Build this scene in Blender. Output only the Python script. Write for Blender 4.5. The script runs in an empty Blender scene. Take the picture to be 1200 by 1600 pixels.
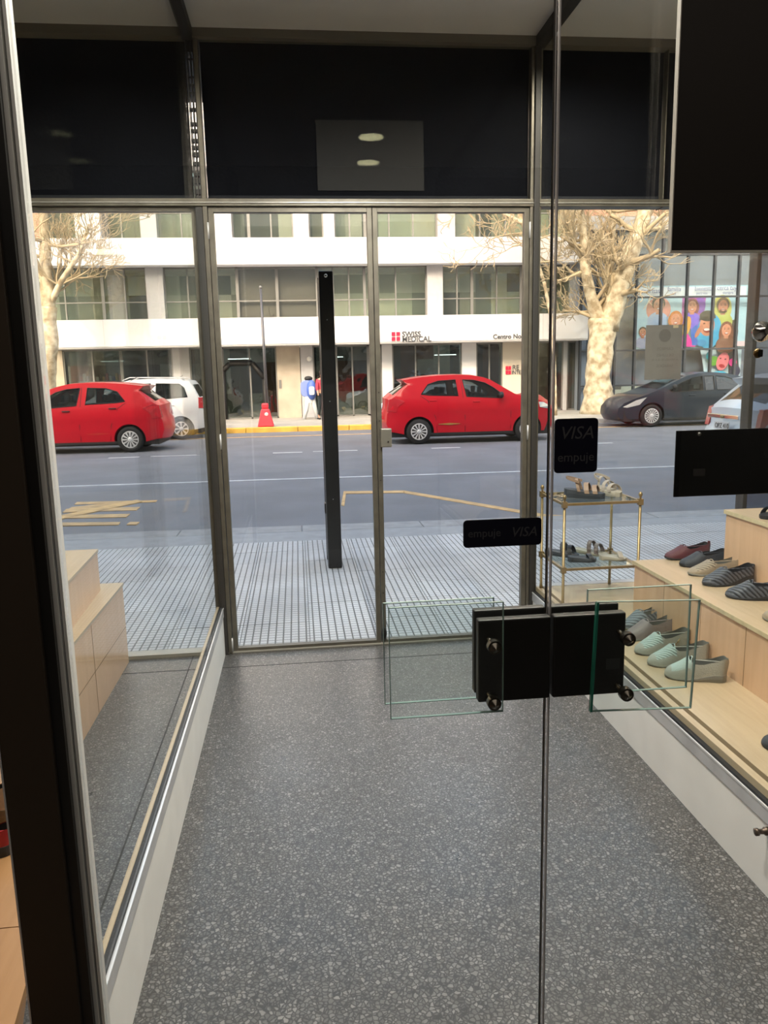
import bpy, bmesh, math, random
from mathutils import Vector, Matrix, Euler, geometry, noise
random.seed(7)
C = bpy.context.scene.collection
sc = bpy.context.scene
PI = math.pi
# ---------------------------------------------------------------- camera
F, PITCH, YAW, ROLL, CH = 1212.36, .176884, .107659, -.0218547, 1.5
fw = Vector((math.sin(YAW)*math.cos(PITCH), math.cos(YAW)*math.cos(PITCH), -math.sin(PITCH)))
r0 = Vector((math.cos(YAW), -math.sin(YAW), 0)); u0 = r0.cross(fw)
rt = math.cos(ROLL)*r0 + math.sin(ROLL)*u0
up = -math.sin(ROLL)*r0 + math.cos(ROLL)*u0
CAM = Vector((0, 0, CH))
cd = bpy.data.cameras.new('camera'); cam = bpy.data.objects.new('camera', cd); C.objects.link(cam)
cam.matrix_world = Matrix(((rt.x, up.x, -fw.x, 0), (rt.y, up.y, -fw.y, 0), (rt.z, up.z, -fw.z, CH), (0, 0, 0, 1)))
cd.sensor_fit = 'VERTICAL'; cd.sensor_height = 24; cd.lens = 24*F/1600; cd.clip_start = .02; cd.clip_end = 300
sc.camera = cam
def at(u, v, a, val):                      # photo measurement -> point on the plane a = val
    d = rt*((u-600)/F) + up*((800-v)/F) + fw
    i = 'XYZ'.index(a); t = (val-CAM[i])/d[i]
    return CAM + d*t
# ---------------------------------------------------------------- world, sun, exposure
w = bpy.data.worlds.new('world'); sc.world = w; w.use_nodes = True
nt = w.node_tree; sky = nt.nodes.new('ShaderNodeTexSky'); sky.sky_type = 'NISHITA'
sky.sun_disc = False; sky.sun_elevation = math.radians(40); sky.sun_rotation = math.radians(200)
sky.air_density = 1.3; sky.dust_density = 3.5; sky.ozone_density = 1.2
wm = nt.nodes.new('ShaderNodeMix'); wm.data_type = 'RGBA'; wm.blend_type = 'MULTIPLY'; wm.inputs[0].default_value = 1; wm.inputs[7].default_value = (1.13, .975, .82, 1)   # camera white balance of the sky
nt.links.new(sky.outputs[0], wm.inputs[6]); nt.links.new(wm.outputs[2], nt.nodes['Background'].inputs[0]); nt.nodes['Background'].inputs[1].default_value = .44
sl = bpy.data.lights.new('sun', 'SUN'); sl.energy = .75; sl.angle = .009; sl.color = (1, .93, .83)
so = bpy.data.objects.new('sun', sl); C.objects.link(so)
sd = Vector((.38, .70, -.62)).normalized(); so.rotation_euler = sd.to_track_quat('-Z', 'Y').to_euler()
sc.view_settings.view_transform = 'Standard'; sc.view_settings.look = 'None'
sc.view_settings.exposure = 1.0; sc.view_settings.gamma = 1.0; sc.view_settings.use_curve_mapping = False
cy = sc.cycles
cy.max_bounces = 10; cy.diffuse_bounces = 4; cy.glossy_bounces = 4; cy.transparent_max_bounces = 32
cy.caustics_reflective = False; cy.caustics_refractive = False; cy.sample_clamp_indirect = 4
def lamp(name, loc, size, power, col, size_y=None, rot=(0, 0, 0)):
    l = bpy.data.lights.new(name, 'AREA'); l.energy = power; l.color = col; l.size = size
    if size_y: l.shape = 'RECTANGLE'; l.size_y = size_y
    o = bpy.data.objects.new(name, l); o.location = loc; o.rotation_euler = rot; C.objects.link(o); return o
for q, pw_, cl_ in (((.36, 2.52, 3.11), 88, (1, .95, .88)), ((.36, 1.86, 3.11), 88, (1, .95, .88)), ((1.38, 2.0, 3.08), 27, (1, .88, .74)), ((1.38, 2.75, 3.08), 27, (1, .88, .74)),
                  ((1.38, 3.5, 3.08), 27, (1, .88, .74)), ((-.72, 2.2, 3.08), 20, (1, .88, .74)), ((-.72, 3.3, 3.08), 20, (1, .88, .74))):  # vestibule pair serves the downlights; showcase spots are added, unseen fill
    l = bpy.data.lights.new('downlight_and_fill', 'SPOT'); l.energy = pw_; l.color = cl_; l.spot_size = 2.9; l.spot_blend = .6; l.shadow_soft_size = 0
    o = bpy.data.objects.new('downlight_and_fill', l); o.location = q; C.objects.link(o)
lamp('shop_fill_light', (.4, 0, 3.08), 3, 9, (1, .9, .78), 1.0)  # unseen fill panel, added to brighten surfaces facing the shop
lamp('shop_lamp', (-1.6, 1.0, 2.6), .3, 3, (1, .72, .42))
# ---------------------------------------------------------------- materials
MC = {}
def mat(name, col, rough=.5, metal=0, n=0, nscale=8, bump=0, bscale=60, spec=.5, emit=0, coat=0, col2=None):
    if name in MC: return MC[name]
    m = bpy.data.materials.new(name); m.use_nodes = True; t = m.node_tree; b = t.nodes['Principled BSDF']
    c = (*col, 1)
    b.inputs['Base Color'].default_value = c; b.inputs['Roughness'].default_value = rough
    b.inputs['Metallic'].default_value = metal; b.inputs['Specular IOR Level'].default_value = spec
    b.inputs['Coat Weight'].default_value = coat; b.inputs['Coat Roughness'].default_value = .05
    if n or col2 or bump:
        tc = t.nodes.new('ShaderNodeTexCoord')
    if n or col2:
        nz = t.nodes.new('ShaderNodeTexNoise'); nz.inputs['Scale'].default_value = nscale; nz.inputs['Detail'].default_value = 5
        t.links.new(tc.outputs['Object'], nz.inputs['Vector'])
        cr = t.nodes.new('ShaderNodeValToRGB'); cr.color_ramp.elements[0].position = .35; cr.color_ramp.elements[1].position = .65
        c2 = col2 or tuple(x*(1-n) for x in col)
        cr.color_ramp.elements[0].color = (*c2, 1); cr.color_ramp.elements[1].color = c
        t.links.new(nz.outputs['Fac'], cr.inputs['Fac']); t.links.new(cr.outputs[0], b.inputs['Base Color'])
    if bump:
        n2 = t.nodes.new('ShaderNodeTexNoise'); n2.inputs['Scale'].default_value = bscale; n2.inputs['Detail'].default_value = 4
        t.links.new(tc.outputs['Object'], n2.inputs['Vector'])
        bp = t.nodes.new('ShaderNodeBump'); bp.inputs['Strength'].default_value = bump; bp.inputs['Distance'].default_value = .01
        t.links.new(n2.outputs['Fac'], bp.inputs['Height']); t.links.new(bp.outputs[0], b.inputs['Normal'])
    if emit:
        b.inputs['Emission Color'].default_value = c; b.inputs['Emission Strength'].default_value = emit
    MC[name] = m; return m
def glass(name, tint=(1, 1, 1), f0=.04, rough=0.0, bump=0, gain=1):
    if name in MC: return MC[name]
    m = bpy.data.materials.new(name); m.use_nodes = True; t = m.node_tree; t.nodes.clear()
    out = t.nodes.new('ShaderNodeOutputMaterial'); mx = t.nodes.new('ShaderNodeMixShader')
    tr = t.nodes.new('ShaderNodeBsdfTransparent'); tr.inputs[0].default_value = (*tint, 1)
    gl = t.nodes.new('ShaderNodeBsdfGlossy'); gl.inputs['Roughness'].default_value = rough
    lw = t.nodes.new('ShaderNodeLayerWeight'); lw.inputs['Blend'].default_value = .5
    pw = t.nodes.new('ShaderNodeMath'); pw.operation = 'POWER'; pw.inputs[1].default_value = 5
    ma = t.nodes.new('ShaderNodeMath'); ma.operation = 'MULTIPLY_ADD'; ma.inputs[1].default_value = (1-f0)*gain; ma.inputs[2].default_value = f0
    t.links.new(lw.outputs['Facing'], pw.inputs[0]); t.links.new(pw.outputs[0], ma.inputs[0])
    t.links.new(ma.outputs[0], mx.inputs[0]); t.links.new(tr.outputs[0], mx.inputs[1]); t.links.new(gl.outputs[0], mx.inputs[2])
    if bump:
        tc = t.nodes.new('ShaderNodeTexCoord'); nz = t.nodes.new('ShaderNodeTexNoise'); nz.inputs['Scale'].default_value = 1.3
        t.links.new(tc.outputs['Object'], nz.inputs['Vector'])
        bp = t.nodes.new('ShaderNodeBump'); bp.inputs['Strength'].default_value = bump; bp.inputs['Distance'].default_value = .05
        t.links.new(nz.outputs['Fac'], bp.inputs['Height']); t.links.new(bp.outputs[0], gl.inputs['Normal'])
    t.links.new(mx.outputs[0], out.inputs[0]); MC[name] = m; return m
def N(t, k, **kw):
    n = t.nodes.new('ShaderNode'+k)
    for a, b in kw.items(): setattr(n, a, b)
    return n
def terrazzo():
    m = mat('terrazzo', (.1, .1, .1), .34); t = m.node_tree; b = t.nodes['Principled BSDF']
    tc = N(t, 'TexCoord')
    wn = N(t, 'TexNoise'); wn.inputs['Scale'].default_value = 60
    mixv = N(t, 'VectorMath', operation='MULTIPLY_ADD'); mixv.inputs[1].default_value = (.012, .012, 0)
    t.links.new(tc.outputs['Object'], wn.inputs['Vector']); t.links.new(wn.outputs['Color'], mixv.inputs[0]); t.links.new(tc.outputs['Object'], mixv.inputs[2])
    v1 = N(t, 'TexVoronoi', feature='DISTANCE_TO_EDGE'); v2 = N(t, 'TexVoronoi')
    for v in (v1, v2): v.inputs['Scale'].default_value = 88; t.links.new(mixv.outputs[0], v.inputs['Vector'])
    sp = N(t, 'SeparateColor'); t.links.new(v2.outputs['Color'], sp.inputs[0])
    rc = N(t, 'ValToRGB'); e = rc.color_ramp; e.elements[0].color = (.098, .095, .092, 1); e.elements[1].color = (.24, .232, .224, 1)
    x = e.elements.new(.55); x.color = (.138, .134, .13, 1)
    t.links.new(sp.outputs[0], rc.inputs[0])
    re = N(t, 'ValToRGB'); re.color_ramp.elements[0].position = .05; re.color_ramp.elements[1].position = .20
    t.links.new(v1.outputs['Distance'], re.inputs[0])
    mx = N(t, 'Mix', data_type='RGBA'); mx.inputs[6].default_value = (.045, .044, .043, 1)
    t.links.new(re.outputs[0], mx.inputs[0]); t.links.new(rc.outputs[0], mx.inputs[7]); t.links.new(mx.outputs[2], b.inputs['Base Color'])
    n2 = N(t, 'TexNoise'); n2.inputs['Scale'].default_value = 3; t.links.new(tc.outputs['Object'], n2.inputs['Vector'])
    mr = N(t, 'MapRange'); mr.inputs[3].default_value = .22; mr.inputs[4].default_value = .42
    t.links.new(n2.outputs['Fac'], mr.inputs[0]); t.links.new(mr.outputs[0], b.inputs['Roughness'])
    return m
def wood(name, c1, c2, rough=.35, axis='Z'):
    m = mat(name, c1, rough); t = m.node_tree; b = t.nodes['Principled BSDF']; tc = N(t, 'TexCoord')
    mp = N(t, 'Mapping'); s = {'Z': (9, 9, .9), 'Y': (14, 1.0, 14), 'X': (1, 12, 12)}[axis]; mp.inputs['Scale'].default_value = s
    t.links.new(tc.outputs['Object'], mp.inputs[0])
    nz = N(t, 'TexNoise'); nz.inputs['Scale'].default_value = 2.2; nz.inputs['Detail'].default_value = 8; nz.inputs['Distortion'].default_value = .8
    t.links.new(mp.outputs[0], nz.inputs['Vector'])
    cr = N(t, 'ValToRGB'); cr.color_ramp.elements[0].position = .3; cr.color_ramp.elements[1].position = .7
    cr.color_ramp.elements[0].color = (*c2, 1); cr.color_ramp.elements[1].color = (*c1, 1)
    t.links.new(nz.outputs['Fac'], cr.inputs[0]); t.links.new(cr.outputs[0], b.inputs['Base Color']); return m
def tile_mat():
    m = mat('paver', (.42, .42, .43), .6); t = m.node_tree; b = t.nodes['Principled BSDF']; tc = N(t, 'TexCoord')
    gm = N(t, 'NewGeometry'); sx = N(t, 'SeparateXYZ'); t.links.new(gm.outputs['Position'], sx.inputs[0])
    outs = []
    for k, per, off, wd in (('X', .0445, .5, .13), ('Y', .0445, .5, .16)):
        a = N(t, 'Math', operation='DIVIDE'); a.inputs[1].default_value = per; t.links.new(sx.outputs[k], a.inputs[0])
        f = N(t, 'Math', operation='FRACT'); t.links.new(a.outputs[0], f.inputs[0])
        s = N(t, 'Math', operation='SUBTRACT'); s.inputs[1].default_value = .5; t.links.new(f.outputs[0], s.inputs[0])
        ab = N(t, 'Math', operation='ABSOLUTE'); t.links.new(s.outputs[0], ab.inputs[0])
        mr = N(t, 'MapRange'); mr.inputs[1].default_value = .5-wd; mr.inputs[2].default_value = .5-wd*.35; mr.inputs[3].default_value = 1; mr.inputs[4].default_value = 0
        t.links.new(ab.outputs[0], mr.inputs[0]); outs.append(mr.outputs[0])
    # cross grooves shallower than the long ones
    mc = N(t, 'MapRange'); mc.inputs[3].default_value = .3; t.links.new(outs[1], mc.inputs[0])
    mn = N(t, 'Math', operation='MINIMUM'); t.links.new(outs[0], mn.inputs[0]); t.links.new(mc.outputs[0], mn.inputs[1])
    nz = N(t, 'TexNoise'); nz.inputs['Scale'].default_value = 1.7; nz.inputs['Detail'].default_value = 8; t.links.new(gm.outputs['Position'], nz.inputs['Vector'])
    oi = N(t, 'ObjectInfo')
    ad = N(t, 'Math', operation='ADD'); t.links.new(nz.outputs['Fac'], ad.inputs[0]); 
    ml = N(t, 'Math', operation='MULTIPLY'); ml.inputs[1].default_value = .3; t.links.new(oi.outputs['Random'], ml.inputs[0]); t.links.new(ml.outputs[0], ad.inputs[1])
    cr = N(t, 'ValToRGB'); cr.color_ramp.elements[0].position = .4; cr.color_ramp.elements[1].position = .85
    cr.color_ramp.elements[0].color = (.50, .485, .485, 1); cr.color_ramp.elements[1].color = (.68, .67, .68, 1)
    t.links.new(ad.outputs[0], cr.inputs[0])
    mx = N(t, 'Mix', data_type='RGBA'); mx.inputs[6].default_value = (.10, .098, .095, 1)
    t.links.new(mn.outputs[0], mx.inputs[0]); t.links.new(cr.outputs[0], mx.inputs[7]); t.links.new(mx.outputs[2], b.inputs['Base Color'])
    bp = N(t, 'Bump'); bp.inputs['Strength'].default_value = .8; bp.inputs['Distance'].default_value = .004
    t.links.new(mn.outputs[0], bp.inputs['Height']); t.links.new(bp.outputs[0], b.inputs['Normal']); return m
def interior_mat(name, cols, sx=1.2, sz=1.0):
    m = mat(name, cols[0], .8); t = m.node_tree; b = t.nodes['Principled BSDF']; tc = N(t, 'TexCoord')
    mp = N(t, 'Mapping'); mp.inputs['Scale'].default_value = (sx, .2, sz); mp.inputs['Location'].default_value = (.37, .13, .21); t.links.new(tc.outputs['Object'], mp.inputs[0])
    fl_ = N(t, 'VectorMath', operation='FLOOR'); v = N(t, 'TexWhiteNoise'); t.links.new(mp.outputs[0], fl_.inputs[0]); t.links.new(fl_.outputs[0], v.inputs['Vector'])
    sp = N(t, 'SeparateColor'); t.links.new(v.outputs['Color'], sp.inputs[0])
    cr = N(t, 'ValToRGB'); cr.color_ramp.interpolation = 'CONSTANT'; E = cr.color_ramp.elements
    E[0].color = (*cols[0], 1); E[1].position = 1-1/len(cols); E[1].color = (*cols[-1], 1)
    for i, c in enumerate(cols[1:-1]): e = E.new((i+1)/len(cols)); e.color = (*c, 1)
    t.links.new(sp.outputs[0], cr.inputs[0]); t.links.new(cr.outputs[0], b.inputs['Base Color']); return m
TERR = terrazzo()
ALU = mat('aluminium', (.60, .60, .61), .38, .25, n=.2)
BRONZE = mat('anodised_frame', (.17, .155, .125), .42, .55, n=.25, nscale=14)
DARKF = mat('dark_frame', (.03, .028, .026), .5)
WHITEP = mat('white_panel', (.86, .845, .81), .5, n=.06)
CEIL = mat('ceiling_paint', (.74, .77, .84), .8, n=.1, nscale=2)
NAVY = mat('blackout_fabric', (.0045, .0055, .009), .8, spec=.1, n=.3, nscale=3, bump=.2)
BLACKM = mat('black_metal', (.006, .005, .004), .45)
STK = mat('sticker_navy', (.003, .003, .011), .35)
DIM = mat('sticker_letter', (.055, .055, .06), .4)
BROWN = mat('dark_board', (.012, .009, .007), .6, spec=.2)
PLY = wood('plywood', (.70, .46, .30), (.61, .39, .24))
PLYT = wood('plywood_top', (.52, .40, .265), (.44, .33, .21), .3, 'Y')
EDGE = mat('plywood_edge', (.60, .50, .32), .5, n=.15, nscale=40)
CLEAR = glass('clear_glass', (.985, .995, .99))
SIDEG = glass('showcase_glass', (.97, .985, .975), .02, gain=.28)
GREENG = glass('thick_glass', (.955, .98, .975), .05)
GEDGE = mat('glass_edge', (.02, .16, .11), .2, spec=.6)
SEDGE = mat('polished_edge', (.30, .28, .27), .3)
BRASS = mat('brass', (.36, .26, .13), .4, .7, n=.2, nscale=30)
CHROME = mat('chrome', (.75, .74, .72), .12, 1)
ASPH = mat('asphalt', (.185, .19, .21), .75, col2=(.15, .155, .17), nscale=1.1, bump=.6, bscale=90)
CURB = mat('curb_stone', (.34, .335, .34), .7, n=.2)
PAVE = mat('far_pavement', (.40, .38, .34), .8, n=.25, nscale=1.5)
YEL = mat('yellow_paint', (.78, .47, .08), .6, n=.25, nscale=3)
YELW = mat('worn_yellow_paint', (.72, .45, .19), .7, n=.35, nscale=6)
WHT = mat('road_white', (.6, .6, .62), .7, n=.25, nscale=5)
BAND = mat('facade_white', (.70, .70, .715), .6, n=.05, nscale=.7)
COLM = mat('facade_column', (.47, .465, .475), .7, n=.08)
WALLG = mat('bluish_grey_wall', (.20, .235, .29), .6, n=.15, nscale=.6)
CONC = mat('concrete', (.42, .42, .42), .8, n=.2)
STONE = mat('beige_stone', (.50, .43, .34), .7, n=.18, nscale=2.5)
FRM = mat('window_frame', (.20, .20, .19), .5, .3)
RSIDEG = glass('right_showcase_glass', (.97, .985, .975), .012, gain=.10)
WINO = glass('office_glass', (.86, .89, .85), .14, 0, .35)
WING = glass('tower_glass', (.92, .95, .98), .03, 0, .3)
SHOPG = glass('shopfront_glass', (.62, .66, .64), .12, 0, .25)
INT_A = interior_mat('office_interior', [(.40, .41, .35), (.62, .65, .56), (.14, .15, .14), (.72, .73, .66), (.50, .55, .47), (.24, .27, .24)], 1.7, 1.1)
INT_B = interior_mat('shop_interior', [(.13, .14, .13), (.42, .42, .38), (.06, .06, .065), (.50, .50, .46), (.22, .12, .09), (.28, .27, .25)], 1.6, .9)
BLIND = mat('taupe_blind', (.25, .215, .205), .8, n=.1)
# ---------------------------------------------------------------- mesh helpers
class MB:
    def __init__(s): s.bm = bmesh.new(); s.mi = 0
    def face(s, vs):
        try: f = s.bm.faces.new(vs); f.material_index = s.mi; return f
        except ValueError: return None
    def box(s, x0, x1, y0, y1, z0, z1, R=None):
        P = [Vector((x, y, z)) for x in (x0, x1) for y in (y0, y1) for z in (z0, z1)]
        if R: P = [R @ p for p in P]
        v = [s.bm.verts.new(p) for p in P]
        for q in ((0, 1, 3, 2), (4, 6, 7, 5), (0, 4, 5, 1), (2, 3, 7, 6), (0, 2, 6, 4), (1, 5, 7, 3)): s.face([v[i] for i in q])
        return s
    def hull8(s, P):
        v = [s.bm.verts.new(p) for p in P]
        for q in ((0, 1, 3, 2), (4, 6, 7, 5), (0, 4, 5, 1), (2, 3, 7, 6), (0, 2, 6, 4), (1, 5, 7, 3)): s.face([v[i] for i in q])
        return s
    def tube(s, pts, rad, n=8, cap=True):
        pts = [Vector(p) for p in pts]; rad = rad if isinstance(rad, (list, tuple)) else [rad]*len(pts)
        rings = []; ref = None
        for i, p in enumerate(pts):
            d = (pts[min(i+1, len(pts)-1)]-pts[max(i-1, 0)]).normalized()
            if ref is None or abs(ref.dot(d)) > .95: ref = Vector((1, 0, 0)) if abs(d.x) < .8 else Vector((0, 1, 0))
            a = (ref-d*ref.dot(d)).normalized(); b = d.cross(a); ref = a
            rings.append([s.bm.verts.new(p+(a*math.cos(2*PI*k/n)+b*math.sin(2*PI*k/n))*rad[i]) for k in range(n)])
        for A, B in zip(rings, rings[1:]):
            for k in range(n):
                f = s.face([A[k], A[(k+1) % n], B[(k+1) % n], B[k]])
                if f: f.smooth = True
        if cap: s.face(rings[0][::-1]); s.face(rings[-1])
        return s
    def lathe(s, prof, o=(0, 0, 0), ax='Z', n=20, smooth=True, cap=True):
        o = Vector(o); rings = []
        for r, h in prof:
            ring = []
            for k in range(n):
                c, q = math.cos(2*PI*k/n)*r, math.sin(2*PI*k/n)*r
                p = {'Z': (c, q, h), 'Y': (c, h, q), 'X': (h, c, q)}[ax]
                ring.append(s.bm.verts.new(o+Vector(p)))
            rings.append(ring)
        for A, B in zip(rings, rings[1:]):
            for k in range(n):
                f = s.face([A[k], A[(k+1) % n], B[(k+1) % n], B[k]])
                if f: f.smooth = smooth
        if cap: s.face(rings[0][::-1]); s.face(rings[-1])
        return s
    def prism(s, poly, y0, y1, ax='Y'):      # polygon in the two other axes, extruded along ax
        def P(a, b, c): return {'Y': (a, c, b), 'Z': (a, b, c), 'X': (c, a, b)}[ax]
        A = [s.bm.verts.new(P(a, b, y0)) for a, b in poly]; B = [s.bm.verts.new(P(a, b, y1)) for a, b in poly]
        s.face(A); s.face(B[::-1]); n = len(poly)
        for k in range(n): s.face([A[k], A[(k+1) % n], B[(k+1) % n], B[k]])
        return s
    def ball(s, c, r, sx=1, sy=1, sz=1, seg=14):
        c = Vector(c); res = bmesh.ops.create_uvsphere(s.bm, u_segments=seg, v_segments=max(6, seg*2//3), radius=r)
        for v in res['verts']:
            v.co = Vector((v.co.x*sx, v.co.y*sy, v.co.z*sz))+c
            for f in v.link_faces: f.smooth = True; f.material_index = s.mi
        return s
    def build(s, name, mats, parent=None, bevel=0, recalc=True):
        if recalc: bmesh.ops.recalc_face_normals(s.bm, faces=s.bm.faces)
        me = bpy.data.meshes.new(name); s.bm.to_mesh(me); s.bm.free()
        for m in (mats if isinstance(mats, (list, tuple)) else [mats]): me.materials.append(m)
        o = bpy.data.objects.new(name, me); C.objects.link(o)
        if parent: o.parent = parent
        if bevel:
            b = o.modifiers.new('bevel', 'BEVEL'); b.width = bevel; b.segments = 2; b.limit_method = 'ANGLE'; b.angle_limit = .7
        return o
def bx(name, m, x0, x1, y0, y1, z0, z1, parent=None, bevel=0, R=None):
    return MB().box(x0, x1, y0, y1, z0, z1, R).build(name, m, parent, bevel)
def empty(name, loc=(0, 0, 0), rz=0):
    o = bpy.data.objects.new(name, None); o.location = loc; o.rotation_euler = (0, 0, rz); o.empty_display_size = .1; C.objects.link(o); return o
def tag(o, label, cat, group=None, kind=None):
    o['label'] = label; o['category'] = cat
    if group: o['group'] = group
    if kind: o['kind'] = kind
    return o
def struct(o): o['kind'] = 'structure'; return o
def kids(o): return [c for c in bpy.data.objects if c.parent == o]
def dup(o, parent=None, loc=None):
    c = o.copy(); C.objects.link(c)
    if parent: c.parent = parent
    if loc is not None: c.location = loc
    for k in kids(o): dup(k, c)
    return c
def text(name, s, m, size, loc, rot, parent=None, mirror=False, thick=.0006, align='LEFT', sx=1, shear=0, fat=0):
    cu = bpy.data.curves.new(name, 'FONT'); cu.body = s; cu.size = size; cu.extrude = thick; cu.align_x = align; cu.shear = shear
    cu.resolution_u = 3; cu.offset = fat*size
    t = bpy.data.objects.new(name, cu); C.objects.link(t)
    dg = bpy.context.evaluated_depsgraph_get(); me = bpy.data.meshes.new_from_object(t.evaluated_get(dg))
    bpy.data.objects.remove(t); me.name = name
    me.transform(Matrix.Diagonal((-sx if mirror else sx, 1, 1, 1)))
    me.transform(Euler(rot).to_matrix().to_4x4()); me.transform(Matrix.Translation(loc))
    me.materials.clear(); me.materials.append(m)
    o = bpy.data.objects.new(name, me); C.objects.link(o)
    if parent: o.parent = parent
    return o
FACE = (PI/2, 0, 0)      # text plane facing -Y, read from the camera side
XL, XR, YD, ZC, YI = -.445, 1.28, 4.16, 3.14, 1.30
# ================================================================ SHELL
fl = struct(bx('floor', TERR, -2.2, 3.4, -4, YD+.02, -.15, 0))
bx('joint', mat('joint_line', (.03, .03, .03), .8), XL, XR, 3.926, 3.932, -.01, .0008, fl)
bx('joint', MC['joint_line'], -.955, -.46, 3.926, 3.932, -.01, .0008, fl)
bx('joint', MC['joint_line'], -.622, -.616, 2.02, YD, -.01, .0008, fl)
bx('joint', MC['joint_line'], -.90, -.618, 2.02, 2.026, -.01, .0008, fl)
struct(bx('ceiling', CEIL, -2.2, 3.4, -4, YD+.3, ZC, ZC+.1))
SHW = mat('shop_wall', (.10, .085, .07), .8, n=.1)
struct(bx('wall_left', SHW, -2.3, -2.2, -4, YD+.1, 0, ZC))
struct(bx('wall_right', mat('cream_wall', (.45, .43, .38), .8), 3.4, 3.5, -4, YD+.1, 0, ZC))
struct(bx('wall_back', SHW, -2.3, 3.5, -4.1, -4, 0, ZC))
struct(bx('trim_1', mat('threshold_metal', (.40, .38, .33), .4, .6), -.46, 1.30, YD-.03, YD+.06, 0, .012, bevel=.003))
struct(bx('trim_2', MC['threshold_metal'], -2.2, XL-.04, YD-.03, YD+.05, 0, .02))
# own building above the shopfront and to its sides
mass = empty('wall_front'); struct(mass)
FB = mat('own_facade', (.42, .39, .35), .8, n=.15)
bx('upper_storeys', FB, -16, 20, YD+.1, YD+1, 3.3, 15.2, mass)
bx('lintel', mat('dark_lintel', (.05, .05, .055), .7), -16, 20, YD+.06, YD+1.0, 3.14, 3.32, mass)
bx('side_wall', FB, -16, -2.25, YD+.05, YD+.5, -.12, 3.2, mass)
bx('side_wall', FB, 3.45, 20, YD+.05, YD+.5, -.12, 3.2, mass)
# ---- plinths of both showcases
def plinth(side, X, s):
    p = empty('trim_'+side); struct(p)
    bx('panel', WHITEP, X, X+s*.03, 1.36, YD-.03, 0, .215, p)
    bx('rail', ALU, X-s*.004, X+s*.035, 1.36, YD-.03, .215, .262, p, .003)
    bx('bead', mat('bright_bead', (.8, .8, .8), .3, .5), X-s*.006, X-s*.001, 1.36, YD-.03, .262, .268, p)
    bx('gasket', mat('black_gasket', (.01, .01, .012), .5), X+s*.004, X+s*.018, 1.36, YD-.03, .262, .273, p)
    bx('batten', PLYT, X+s*.018, X+s*(.031 if s < 0 else .044), 1.36, YD-.04, .20, .275 if s < 0 else .297, p); s > 0 and bx('gasket', MC['black_gasket'], X+s*.044, X+s*.050, 1.36, YD-.04, .20, .273, p)
    bx('head_rail', DARKF, X-s*.02, X+s*.03, 1.36, YD-.02, ZC-.05, ZC, p)
    return p
plinth('3', XL, -1); plinth('4', XR, 1)
def pane_window(n, m, x0, x1, y0, y1, z0, z1):
    o = empty('window_%d' % n); struct(o); bx('pane', m, x0, x1, y0, y1, z0, z1, o); return o
pane_window(1, SIDEG, XL-.012, XL-.002, 1.37, YD-.05, .27, ZC-.04)
pane_window(2, RSIDEG, XR+.002, XR+.012, 1.37, YD-.05, .27, ZC-.04)
# ---- street front: posts, transom, front windows, blackout panels
fr = empty('trim_5'); struct(fr)
def post(x0, x1, z0=.0, z1=ZC, m=BRONZE, y0=YD-.03, y1=YD+.05): return bx('post', m, x0, x1, y0, y1, z0, z1, fr, .003)
post(-.428, -.405); post(-.462, -.428, 0, 2.33, DARKF, YD-.04)
post(1.245, 1.262); post(1.262, 1.292, 0, ZC, DARKF, YD-.045); post(1.292, 1.303, .26, ZC)
post(-1.32, -1.285, .0, ZC)
post(1.962, 1.968, 2.33, ZC); post(2.515, 2.54, .25, ZC, DARKF)
bx('transom', BRONZE, -2.2, 3.4, YD-.035, YD+.05, 2.335, 2.372, fr, .003)
bx('transom_lip', mat('silver_lip', (.55, .53, .5), .3, .6), -2.2, 3.4, YD-.04, YD-.035, 2.350, 2.354, fr)
bx('header', mat('head_profile', (.16, .15, .13), .6), -2.2, 3.4, YD-.05, YD+.05, 3.10, ZC, fr)
bx('sill_rail', ALU, 1.30, 3.4, YD-.02, YD+.04, .24, .29, fr)
# perforated strip left of the doors: two rows of slots between small bars
for k, (x0, x1) in enumerate(((-.462, -.455), (-.445, -.440), (-.431, -.428))):
    bx('strip', DARKF, x0, x1, YD-.03, YD+.02, 2.372, ZC-.04, fr)
z = 3.05; k = 0
while z > 2.38:
    hgt = random.choice((.006, .008, .01)) + (3.05-z)*.02
    bx('slot_bar', DARKF, -.46, -.43, YD-.02, YD+.01, z-hgt, z, fr)
    z -= random.choice((.028, .05, .075)) * (1-.75*(3.05-z)/.7) + hgt
bx('jamb_top', DARKF, -.46, -.43, YD-.02, YD+.01, 3.05, ZC, fr)
w3 = empty('window_3'); struct(w3)
bx('pane', CLEAR, -2.2, -.465, YD, YD+.006, .02, 2.34, w3); 
bx('frame', BRONZE, -1.30, -1.27, YD-.01, YD+.03, 0.02, 2.34, w3)
bx('frame', BRONZE, -.485, -.462, YD-.01, YD+.03, 0.02, 2.34, w3)
bx('frame', BRONZE, -2.2, -.465, YD-.01, YD+.03, 2.315, 2.34, w3)
w4 = empty('window_4'); struct(w4)
bx('pane', CLEAR, 1.30, 2.52, YD, YD+.006, .28, 2.34, w4)
bx('pane', glass('grey_glass', (.55, .57, .6), .08), 2.545, 3.4, YD, YD+.006, .28, 2.34, w4)
bx('upper_pane', glass('film_glass', (.9, .9, .9), .008, gain=.3), -.40, 1.245, YD-.012, YD-.006, 2.372, 3.10, w4)
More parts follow.
